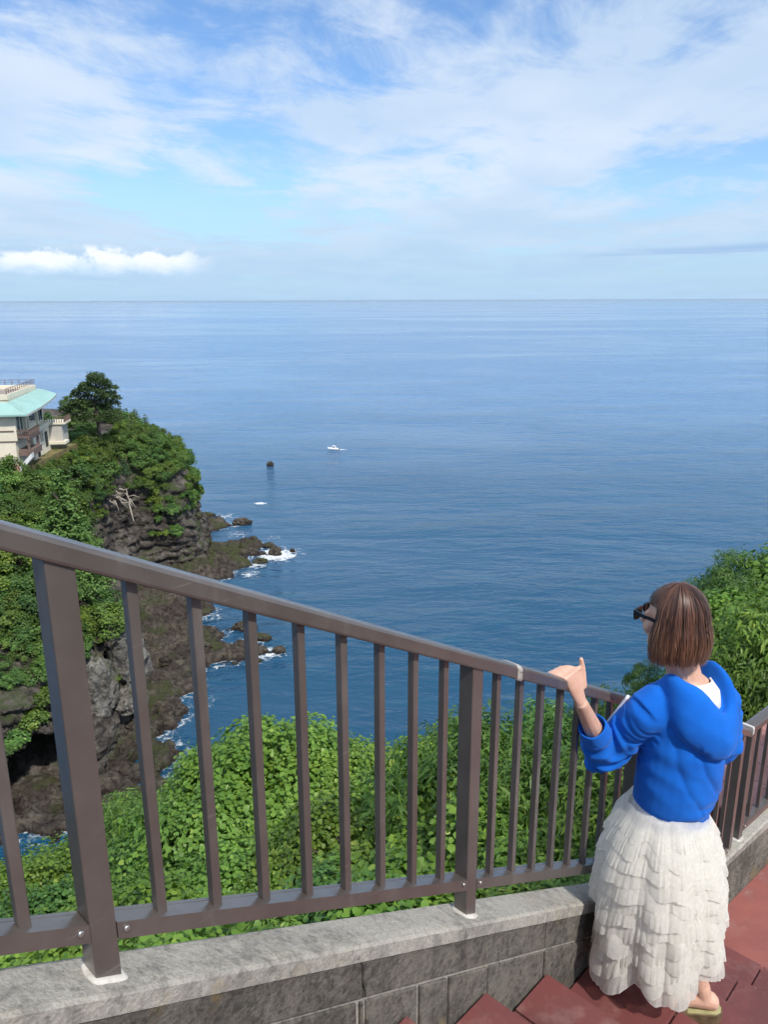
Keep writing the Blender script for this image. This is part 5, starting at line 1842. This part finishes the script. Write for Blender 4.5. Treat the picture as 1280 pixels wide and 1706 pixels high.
    # hood lying on the back: a heavy folded pouch, and its thick rolled rim round the neck
    # each section runs: inside low, inside high, rim, outer shoulder, outer belly, lower tuck, back into the body
    HS = [((-0.050, 0.080, 1.200), (-0.052, 0.088, 1.222), (-0.058, 0.094, 1.230), (-0.070, 0.096, 1.222), (-0.080, 0.092, 1.205), (-0.085, 0.080, 1.185), (-0.060, 0.060, 1.180)),
          ((-0.072, 0.030, 1.235), (-0.080, 0.036, 1.270), (-0.090, 0.038, 1.284), (-0.106, 0.036, 1.272), (-0.118, 0.030, 1.245), (-0.122, 0.020, 1.215), (-0.080, 0.020, 1.200)),
          ((-0.082, -0.020, 1.255), (-0.090, -0.022, 1.292), (-0.100, -0.026, 1.306), (-0.120, -0.034, 1.290), (-0.134, -0.045, 1.250), (-0.134, -0.050, 1.210), (-0.080, -0.030, 1.190)),
          ((-0.070, -0.058, 1.245), (-0.074, -0.068, 1.288), (-0.082, -0.078, 1.300), (-0.104, -0.098, 1.278), (-0.122, -0.116, 1.225), (-0.112, -0.110, 1.160), (-0.070, -0.060, 1.160)),
          ((-0.036, -0.070, 1.225), (-0.032, -0.094, 1.268), (-0.034, -0.110, 1.278), (-0.050, -0.140, 1.250), (-0.066, -0.164, 1.190), (-0.062, -0.146, 1.120), (-0.035, -0.080, 1.120)),
          ((0.010, -0.074, 1.190), (0.018, -0.112, 1.228), (0.020, -0.130, 1.238), (0.014, -0.162, 1.212), (0.004, -0.186, 1.155), (0.002, -0.160, 1.085), (0.0, -0.085, 1.100)),
          ((0.050, -0.072, 1.180), (0.060, -0.116, 1.208), (0.066, -0.138, 1.214), (0.070, -0.168, 1.186), (0.070, -0.186, 1.135), (0.062, -0.160, 1.080), (0.045, -0.085, 1.100)),
          ((0.078, -0.062, 1.205), (0.098, -0.094, 1.238), (0.110, -0.110, 1.244), (0.126, -0.136, 1.205), (0.134, -0.146, 1.145), (0.118, -0.128, 1.100), (0.075, -0.075, 1.120)),
          ((0.084, -0.040, 1.245), (0.104, -0.052, 1.292), (0.116, -0.058, 1.304), (0.142, -0.072, 1.280), (0.156, -0.080, 1.225), (0.146, -0.078, 1.165), (0.080, -0.050, 1.170)),
          ((0.080, 0.000, 1.260), (0.096, 0.004, 1.308), (0.108, 0.004, 1.320), (0.130, 0.000, 1.302), (0.142, -0.006, 1.255), (0.138, -0.010, 1.210), (0.080, 0.0, 1.200)),
          ((0.070, 0.045, 1.235), (0.080, 0.052, 1.272), (0.090, 0.054, 1.284), (0.106, 0.050, 1.270), (0.116, 0.044, 1.240), (0.118, 0.034, 1.210), (0.075, 0.030, 1.200)),
          ((0.050, 0.080, 1.200), (0.052, 0.088, 1.222), (0.058, 0.094, 1.230), (0.070, 0.096, 1.222), (0.080, 0.092, 1.205), (0.085, 0.080, 1.185), (0.060, 0.060, 1.180))]
    HS = [tuple((q[0] * (0.74 if q[0] > 0 else 0.86), q[1], q[2] + (0.030 if 1 < ri < 5 else (0.020 if ri in (5, 8, 9) else (0.012 if ri == 6 else 0.0))) * (1.0 if 0 < ci < 4 else 0.4)) for ci, q in enumerate(row)) for ri, row in enumerate(HS)]
    HS = [tuple((q[0], q[1] if q[1] > -0.08 else -0.08 + (q[1] + 0.08) * 0.72, q[2]) for q in row) for row in HS]
    cols = [catmull([HS[i][c] for i in range(len(HS))], 56) for c in range(7)]
    hr = []
    for i in range(56):
        prof = catmull([cols[c][i] for c in range(7)], 20)
        hr.append([L(*q) for q in prof])
    mb.rings(hr)
    mb.ball(L(0.0, -0.06, 1.15), (0.10, 0.07, 0.09), Matrix.Rotation(TH, 3, 'Z'), 20, 12)
    mb.tube([L(-0.055, -0.005, 1.262), L(-0.10, -0.004, 1.238), L(-0.140, 0.0, 1.205)], [0.045, 0.056, 0.066], 16)
    mb.tube([L(0.055, -0.005, 1.262), L(0.09, -0.004, 1.238), L(0.122, 0.0, 1.205)], [0.045, 0.056, 0.066], 16)
    me = remesh(mb, 0.0045, 14, 0.5)
    n = len(me.vertices)
    co = np.empty(n * 3, np.float32)
    no = np.empty(n * 3, np.float32)
    me.vertices.foreach_get('co', co)
    me.vertex_normals.foreach_get('vector', no)
    co = co.reshape(-1, 3).astype(float)
    no = no.reshape(-1, 3).astype(float)
    RXn, FYn = np.array(RX), np.array(FY)
    lx, ly, lz = co @ RXn, co @ FYn, co[:, 2]
    a0, a1, a2 = np.array(SH), np.array(ELB), np.array(CUFF)
    b0, b1 = np.array(SR), np.array(ER)
    def seg(p, a, b):
        ab = b - a
        t = np.clip(((p - a) @ ab) / (ab @ ab), 0, 1)
        return t, np.linalg.norm(p - a - t[:, None] * ab, axis=1)
    t1, d1 = seg(co, a0, a1)
    t2, d2 = seg(co, a1, a2)
    t3, d3 = seg(co, b0, b1)
    dsp = np.zeros(n)
    for i in range(n):
        p = Vector(co[i])
        # broad drapes across the lower back, gathered above the band
        torso = 1.0
        arm = 0.0
        if d1[i] < 0.095 and lx[i] < -0.125:
            arm = min(1.0, max(0.0, (t1[i] - 0.10) / 0.35)) * 0.9 + 0.1
            u = t1[i] * 0.27
        if d2[i] < 0.085 and lx[i] < -0.10 and t2[i] > 0.02:
            arm = max(arm, 1.0)
            u = 0.27 + t2[i] * 0.09
        if d3[i] < 0.10 and lx[i] > 0.165:
            arm = 0.8
            u = t3[i] * 0.24
        v = 0.0
        if arm > 0:
            q = Vector((lx[i] * 6, ly[i] * 6, u * 10))
            w = math.sin(u * 84 + 5.0 * noise.noise(q * 0.75) + 3.0 * noise.noise(q * 2.0) + ly[i] * 20)
            v += arm * (0.0195 * (1 - abs(w)) ** 1.4 - 0.0065) * (0.55 + 1.1 * abs(noise.noise(q * 1.3)))
            torso = 1 - arm
        if torso > 0:
            hood = max(0.0, min(1.0, (lz[i] - 1.09) / 0.06)) if ly[i] < -0.02 else 0.0
            diag = (lz[i] + 0.55 * lx[i])
            q = Vector((diag * 10, (lx[i] - 0.6 * lz[i]) * 2.4, ly[i] * 2.5))
            w1 = noise.noise(q * 1.2)
            w2 = noise.noise(q * 2.6 + Vector((3, 1, 7)))
            amp = 0.0065 if lz[i] > 0.876 else 0.004
            v += torso * (1 - 0.65 * hood) * (amp * (0.55 - abs(w1) * 2.2) * 0.8 + 0.35 * amp * w2)
            v += torso * hood * 0.003 * noise.noise(Vector((diag * 14, lx[i] * 5, ly[i] * 5)))
            if lz[i] < 0.862:
                v -= 0.003 * max(0.0, (lz[i] - 0.844) / 0.018)
            # sleeve seam and yoke
            s_ = abs(abs(lx[i]) - 0.140 - 0.02 * (1.25 - lz[i]))
            if lz[i] > 1.06 and s_ < 0.004 and ly[i] < 0.06:
                v -= 0.0016 * (1 - s_ / 0.004)
        v += 0.0004 * noise.noise(p * 60)
        dsp[i] = v
    # cloth is stiff: spread the wrinkles a little over the neighbouring threads
    ne = len(me.edges)
    ev_ = np.empty(ne * 2, np.int32)
    me.edges.foreach_get('vertices', ev_)
    ev_ = ev_.reshape(-1, 2)
    deg = np.bincount(ev_.ravel(), minlength=n) + 1.0
    for _ in range(5):
        acc = dsp.copy()
        np.add.at(acc, ev_[:, 0], dsp[ev_[:, 1]])
        np.add.at(acc, ev_[:, 1], dsp[ev_[:, 0]])
        dsp = acc / deg
    # long creases down the back, each a groove with a soft roll beside it
    CR = [[(-0.03, 1.11), (0.00, 1.03), (0.06, 0.95), (0.12, 0.895)], [(-0.095, 1.13), (-0.085, 1.05), (-0.05, 0.97), (0.0, 0.905)], [(-0.12, 1.03), (-0.10, 0.97), (-0.06, 0.92)],
          [(0.02, 0.905), (0.07, 0.89), (0.12, 0.90)], [(-0.04, 0.94), (0.02, 0.925), (0.07, 0.935)], [(0.10, 1.08), (0.095, 1.0), (0.11, 0.93)], [(-0.125, 1.19), (-0.115, 1.12), (-0.12, 1.06)]]
    back = (ly < 0.01) & (lz > 0.865) & (lz < 1.2)
    for ci, poly in enumerate(CR):
        best = np.full(n, 1e9)
        sgn = np.zeros(n)
        tt = np.zeros(n)
        for a_, b_ in zip(poly[:-1], poly[1:]):
            ab = np.array(b_) - np.array(a_)
            qx, qz = lx - a_[0], lz - a_[1]
            t_ = np.clip((qx * ab[0] + qz * ab[1]) / (ab @ ab), 0, 1)
            dx, dz = qx - t_ * ab[0], qz - t_ * ab[1]
            d_ = np.hypot(dx, dz)
            m_ = d_ < best
            best = np.where(m_, d_, best)
            sgn = np.where(m_, np.sign(ab[0] * dz - ab[1] * dx), sgn)
        amp_ = (0.0042, 0.0030, 0.0, 0.0030, 0.0, 0.0, 0.0)[ci]
        sd2 = best * sgn
        dsp += np.where(back, -amp_ * np.exp(-(best / 0.009) ** 2) + 0.75 * amp_ * np.exp(-((sd2 - 0.023) / 0.018) ** 2), 0)
    co += no * dsp[:, None]
    me.vertices.foreach_set('co', co.astype(np.float32).ravel())
    me.polygons.foreach_set('use_smooth', np.ones(len(me.polygons), bool))
    me.update()
    me.materials.clear()
    hd_o = link('hoodie', me, FLEECE, root)
    # turned-up cuff
    mb = MB()
    cax = (WR - ELB).normalized()
    c1 = cax.cross(UP).normalized()
    c2 = c1.cross(cax)
    rr = []
    for t, r in ((-0.035, 0.046), (-0.030, 0.0495), (0.0, 0.0480), (0.030, 0.0445), (0.036, 0.0430), (0.036, 0.0395), (0.010, 0.038), (-0.02, 0.037)):
        rr.append([CUFF + cax * t + (c1 * math.cos(2 * math.pi * j / 40) + c2 * math.sin(2 * math.pi * j / 40)) * (r * (1 + 0.02 * math.sin(3 * 2 * math.pi * j / 40 + 1))) for j in range(40)])
    mb.rings(rr, caps=False).build('cuff', FLEECE, hd_o, True)
    # white piping along the outer sleeve
    mb = MB()
    pts = []
    for t in np.linspace(0.02, 0.55, 10):
        c = SH.lerp(ELB, float(t))
        pts.append(c + Vector((-0.72, 0.55, 0.28)).normalized() * (0.0590 - 0.003 * t))
    mb.tube(pts, 0.005, 6)
    mb.build('sleeve_stripe', simple('white_piping', (0.8, 0.8, 0.82), 0.8), hd_o, True)
    # drawstring seam of the pouch at the waist
    # ------------------------------------------------ skirt of gathered tulle tiers
    NA = 720
    th = np.linspace(0, 2 * math.pi, NA, endpoint=False)
    CX, CY = -0.036, 0.0
    rng = np.random.default_rng(12)
    fold_ph = rng.uniform(0, 6.28)
    def fold(thv, depth):
        a = np.abs(np.cos(4.0 * thv + fold_ph + 0.7 * np.sin(2 * thv + 1.0))) ** 0.75
        b = np.abs(np.cos(6.5 * thv + 2.1 + 0.8 * np.sin(3 * thv))) ** 0.75
        return (1.35 * a + 0.55 * b - 1.25) * depth
    zs_ = [0.90, 0.84, 0.78, 0.70, 0.60, 0.50, 0.38, 0.25, 0.10]
    rx_ = [0.110, 0.122, 0.150, 0.173, 0.187, 0.192, 0.192, 0.190, 0.186]
    ry_ = [0.098, 0.112, 0.138, 0.162, 0.180, 0.188, 0.190, 0.190, 0.190]
    NWALL_N = -1.195 * KS
    def surf(thv, z, extra=0.0):
        zc = np.clip(z, 0.10, 0.90)
        rx = np.interp(-zc, [-q for q in zs_], rx_)
        ry = np.interp(-zc, [-q for q in zs_], ry_)
        dp = np.interp(-zc, [-0.9, -0.7, -0.45, -0.1], [0.001, 0.009, 0.020, 0.030])
        f = fold(thv, 1.0) * dp
        r1, r2 = rx + f + extra, ry + f + extra
        x, y = CX + r1 * np.cos(thv), CY + r2 * np.sin(thv)
        P = x[:, None] * RXn + y[:, None] * FYn
        P = np.concatenate([P[:, :2], (z if np.ndim(z) else np.full(len(thv), z))[:, None]], 1)
        # rest lightly against the parapet instead of passing through it
        wx, wy = P[:, 0] + BASE.x, P[:, 1] + BASE.y
        nn = NX.x * wx + NX.y * wy
        lim = NWALL_N + 0.012 + np.where(P[:, 2] > 0.50, -0.045, 0.0)
        push = np.maximum(0, lim + 0.03 - nn)
        push = np.where(push > 0, push - 0.03 * (1 - np.exp(-push / 0.03)) * 0.6, 0)
        P[:, 0] += NX.x * push
        P[:, 1] += NX.y * push
        return P
    TUL = tulle_material('white_tulle', 0.80)
    TUL2 = tulle_material('sheer_tulle', 0.70)
    lin = [surf(th, z, -0.012) for z in (0.905, 0.86, 0.80, 0.70, 0.60, 0.50, 0.42, 0.36)]
    V = np.stack(lin, 1).reshape(-1, 3)
    skirt = link('skirt', mesh_np('skirt', V, grid_faces(NA, len(lin), True), True, {'hem': np.full(len(V), 0.4)}), TUL, root)
    skirt['label'] = 'ankle length cream white tulle skirt of gathered tiers'
    # net between the tiers
    lin = [surf(th, z, -0.006) for z in np.linspace(0.42, 0.30, 9)]
    V = np.stack(lin, 1).reshape(-1, 3)
    link('sheer_layer', mesh_np('sheer_layer', V, grid_faces(NA, len(lin), True), True, {'hem': np.zeros(len(V))}), TUL2, skirt)
    tiers = np.linspace(0.870, 0.400, 12)
    def wob(k0, k1, n):
        a = np.zeros(NA)
        for _ in range(n):
            a += np.sin(int(rng.integers(k0, k1)) * th + rng.uniform(0, 6.28))
        return a / math.sqrt(n)
    tilt = np.cos(th + 0.75)
    for ti, zt in enumerate(tiers):
        q = ti / 11
        depth = 0.078 + 0.034 * q
        nr = 11
        # gathered frill: uneven bunches of fine pleats
        bunch = np.clip(0.5 + 0.40 * wob(6, 26, 5), 0.05, 1.2)
        pleat = wob(40, 100, 5) * bunch
        fine = wob(150, 300, 5)
        puff = np.clip(0.95 + 0.22 * wob(4, 14, 4), 0.5, 1.5)
        sw = fold(th + 0.07 * wob(2, 5, 2), 1.0)
        sag = -0.030 * (0.3 + 0.7 * q) * sw + (0.004 + 0.004 * q) * wob(5, 13, 4) + 0.040 * q * tilt
        lenv = 1.0 + 0.045 * wob(5, 20, 4)
        rows, hem = [], []
        for r in range(nr):
            t = r / (nr - 1)
            z = zt - depth * t * lenv + sag * (0.5 + 0.5 * t) + 0.0003 * fine * t * t
            z = np.maximum(z, 0.012)
            bell = 0.002 + (0.014 + 0.020 * q ** 0.5) * (0.55 * math.sin(t * 2.2) + 0.62 * t ** 1.5) * puff
            rows.append(surf(th, z, bell + pleat * 0.0024 * t ** 2 + fine * 0.0006 * t ** 3))
            hem.append(np.full(NA, 0.35 if (r < 2 or r >= nr - 1) else 0.0))
        V = np.stack(rows, 1).reshape(-1, 3)
        link('ruffle', mesh_np('ruffle', V, grid_faces(NA, nr, True), True, {'hem': np.stack(hem, 1).reshape(-1)}), TUL, skirt)

    # ------------------------------------------------ sandals
    cork = simple('sandal_sole', (0.135, 0.090, 0.045), 0.8, var=0.3, scale=40, bump=0.3, bscale=200)
    insole = simple('sandal_insole', (0.40, 0.37, 0.19), 0.6, var=0.15, scale=30)
    strapm = simple('sandal_strap', (0.16, 0.11, 0.065), 0.5, var=0.2, scale=30)
    for heel, d, hx_ in feet:
        heel = Vector((heel.x, heel.y, 0.0))
        sl = d.cross(UP).normalized()
        s = MB()
        outl = [(-0.045, 0.0), (-0.040, 0.022), (-0.022, 0.035), (0.02, 0.038), (0.08, 0.038), (0.14, 0.047), (0.185, 0.046), (0.212, 0.030), (0.222, 0.0)]
        loop = outl + [(a, -b) for a, b in reversed(outl[1:-1])]
        rings = []
        for z, k in ((0.0, 0.97), (0.006, 1.0), (0.030, 1.0), (0.036, 1.02), (0.0395, 1.0)):
            rings.append([heel + d * (a * k + 0.003 * (1 - k)) + sl * (b * k) + UP * (z * (1.0 if a < 0.08 else 0.82)) for a, b in loop])
        so = s.rings([list(reversed(r)) for r in rings]).build('sandal', cork, root)
        ins = MB().rings([[heel + d * (a * 0.90) + sl * (b * 0.88) + UP * (z * (1.0 if a < 0.08 else 0.84)) for a, b in reversed(loop)] for z in (0.036, 0.0425)])
        ins.build('insole', insole, so)
        for a in (0.095, 0.140):
            pts = [heel + d * a + sl * (0.047 * math.cos(q)) + UP * (0.030 + 0.066 * (1.0 if a < 0.1 else 0.72) * math.sin(q)) for q in np.linspace(0, math.pi, 15)]
            b = MB()
            rr = []
            for i, p in enumerate(pts):
                rr.append([p - d * 0.015, p + d * 0.015, p + d * 0.015 + (p - heel - d * a).normalized() * 0.0035, p - d * 0.015 + (p - heel - d * a).normalized() * 0.0035])
            b.rings(rr).build('strap', strapm, so, True)

    # ------------------------------------------------ hair: a chin-length bob
    HAIR = hair_material('brown_hair', 0.75)
    rng = np.random.default_rng(5)
    def strand_path(phi, lay, hem, k=12):
        """phi: direction round the head (0 = face, + to her left). lay: outward layer 0..1. Returns k points."""
        pts = []
        rx, ry, rz = 0.074 + 0.008 * lay, 0.093 + 0.009 * lay, 0.098 + 0.009 * lay
        for i in range(k):
            t = i / (k - 1)
            if t < 0.5:
                a = (0.03 + 0.97 * t / 0.5) * math.pi / 2 * 1.02
                rr, zz = math.sin(a), math.cos(a)
                x, y, z = rx * rr * math.sin(phi), ry * rr * math.cos(phi) - 0.012, 0.024 + rz * zz
            else:
                q = (t - 0.5) / 0.5
                flare = 1.0 + 0.14 * math.sin(q * 2.3) - 0.12 * q ** 3 * (0.55 + 0.45 * math.cos(phi + math.pi))
                x, y, z = rx * flare * math.sin(phi), ry * flare * math.cos(phi) - 0.012 - 0.004 * q, 0.022 - hem * q
            pts.append(H(-x, y, z))
        return pts
    # dense under-shell
    shell = []
    NP = 64
    phis = np.linspace(R(80), R(280), NP)
    for ph in phis:
        back = 0.5 - 0.5 * math.cos(ph)
        hem = 0.118 + 0.026 * (1 - back)
        shell.append(strand_path(ph, 0.15, hem, 16))
    V = np.array([[tuple(p) for p in s] for s in shell]).reshape(-1, 3)
    inner = V + (np.array(HC) - V) * 0.07
    VV = np.concatenate([V, inner])
    gf = grid_faces(NP, 16)
    me = mesh_np('hair_shell', VV, np.concatenate([gf, gf[:, ::-1] + len(V)]), True, {'tint': np.full(len(VV), 0.35), 'along': np.tile(np.linspace(0, 1, 16), NP * 2)})
    hair = link('hair', me, HAIR, root)
    hair['label'] = 'chin length brown bob with lighter golden strands'
    # crown cap over the forehead
    cap = []
    for ph in np.linspace(0, 2 * math.pi, 49)[:-1]:
        pts = strand_path(ph, 0.10, 0.1, 16)[:8]
        f = 0.5 + 0.5 * math.cos(ph)
        m = 8 if f < 0.75 else 6
        pts = [pts[min(i, m - 1)] for i in range(8)]
        cap.append(pts)
    V = np.array([[tuple(p) for p in s] for s in cap]).reshape(-1, 3)
    me = mesh_np('hair_crown', V, grid_faces(48, 8, True), True, {'tint': np.full(len(V), 0.3), 'along': np.tile(np.linspace(0, .4, 8), 48)})
    link('hair_crown', me, HAIR, hair)
    # strands as slim ribbons combed over the shell
    SV, SF, ST_, SA = [], [], [], []
    K = 14
    NSTR = 6500
    for sidx in range(NSTR):
        ph = rng.uniform(R(76), R(284))
        if rng.uniform() < 0.10:
            ph = rng.uniform(R(-76), R(76))
        back = 0.5 - 0.5 * math.cos(ph)
        hem = 0.120 + 0.028 * (1 - back) + rng.normal() * 0.009 - (0.03 if rng.uniform() < 0.06 else 0)
        lay = rng.uniform(0.1, 1.0) + (rng.uniform(0.2, 0.9) if rng.uniform() < 0.03 else 0)
        k_use = K
        pts = strand_path(ph, lay, hem, K)
        if abs(((ph + math.pi) % (2 * math.pi)) - math.pi) < R(76):
            pts = [pts[min(i, 5)] + (UP * 0.0) for i in range(K)][:6]
        drift = rng.normal() * 0.07 + 0.35 * noise.noise(Vector((ph * 4.0, 7.7, 0)))
        pts2 = strand_path(ph + drift, lay, hem, K)[:len(pts)]
        lock = 0.0050 * noise.noise(Vector((ph * 5.0, 0.3, 0))) + 0.0022 * noise.noise(Vector((ph * 19.0, 2.3, 0)))
        P = []
        for i in range(len(pts)):
            q = i / (K - 1)
            p = pts[i].lerp(pts2[i], q)
            c = (p - HC)
            c.z *= 0.3
            P.append(p + c.normalized() * (lock * q + rng.normal() * 0.0007))
        st = 0.08 + 0.18 * math.floor(q * 3) * 0
        tint = np.clip(0.36 + 0.45 * noise.noise(Vector((ph * 9.0, 4.4, 0))) + rng.normal() * 0.18, 0, 0.8)
        gold_p = 0.13 + (0.16 if R(200) < ph < R(262) else 0.0) + (0.14 if ph < R(105) else 0.0)
        if rng.uniform() < gold_p:
            tint = rng.uniform(0.86, 1.0)
        wdt = rng.uniform(0.0004, 0.0011)
        b = len(SV)
        for i, p in enumerate(P):
            tan = (P[min(i + 1, len(P) - 1)] - P[max(i - 1, 0)])
            w = tan.cross(p - HC)
            if w.length < 1e-9:
                w = Vector((1, 0, 0))
            w.normalize()
            ww = wdt * (1.0 if i < len(P) - 2 else 0.6)
            SV += [tuple(p - w * ww), tuple(p + w * ww)]
            ST_ += [tint, tint]
            SA += [i / (K - 1)] * 2
            if i:
                j = b + 2 * i
                SF.append((j - 2, j - 1, j + 1, j))
    me = mesh_np('hair_strands', SV, SF, True, {'tint': ST_, 'along': SA})
    link('hair_strands', me, HAIR, hair)

    # ------------------------------------------------ sunglasses
    blk = simple('black_acetate', (0.008, 0.008, 0.009), 0.15, var=0.0)
    fr = MB()
    gl = empty('tmpg')
    bpy.data.objects.remove(gl)
    def lens_ring(cx, s):
        pr = [(-0.030, 0.019), (-0.012, 0.021), (0.012, 0.021), (0.031, 0.020), (0.030, 0.002), (0.022, -0.017), (0.0, -0.022), (-0.020, -0.018), (-0.029, 0.0)]
        return [(cx + s * x, z) for x, z in pr]
    def gf_pt(x, z, o):
        return H(x, 0.108 + o - 1.6 * x * x, 0.008 + z)
    for s in (-1, 1):
        ring2 = lens_ring(s * 0.035, s)
        fr.rings([[gf_pt(x, z, o) for x, z in ring2] for o in (-0.003, 0.004)])
    fr.tube([gf_pt(-0.008, 0.010, 0.0), gf_pt(0.0, 0.013, 0.002), gf_pt(0.008, 0.010, 0.0)], 0.0035, 8)
    g = fr.build('sunglasses', blk, root)
    bevel(g, 0.001, 2)
    for s in (-1, 1):
        t = MB()
        a = [gf_pt(s * 0.066, 0.014, -0.002), H(s * 0.076, 0.06, 0.020), H(s * 0.079, 0.0, 0.016), H(s * 0.077, -0.02, 0.006)]
        rr = []
        for i, p in enumerate(a):
            hgt = 0.0065 - 0.001 * i
            rr.append([p + HL * 0.0022 - UP * hgt, p - HL * 0.0022 - UP * hgt, p - HL * 0.0022 + UP * hgt, p + HL * 0.0022 + UP * hgt])
        t.rings(rr).build('temple', blk, g)
    return root

person()

# ------------------------------------------------------------------ sea air
def build_haze():
    m = bpy.data.materials.new('sea_air')
    m.use_nodes = True
    t = m.node_tree
    t.nodes.clear()
    out = t.nodes.new('ShaderNodeOutputMaterial')
    v = t.nodes.new('ShaderNodeVolumePrincipled')
    v.inputs['Color'].default_value = (0.72, 0.86, 1.0, 1)
    v.inputs['Density'].default_value = 1.8e-5
    v.inputs['Anisotropy'].default_value = 0.2
    t.links.new(v.outputs[0], out.inputs['Volume'])
    mb = MB()
    mb.box((0, 0, (-60.0 + 3.0) / 2), (190000, 190000, 63.0))
    o = mb.build('haze', m)
    tag(o, None, None, None, 'stuff')

build_haze()
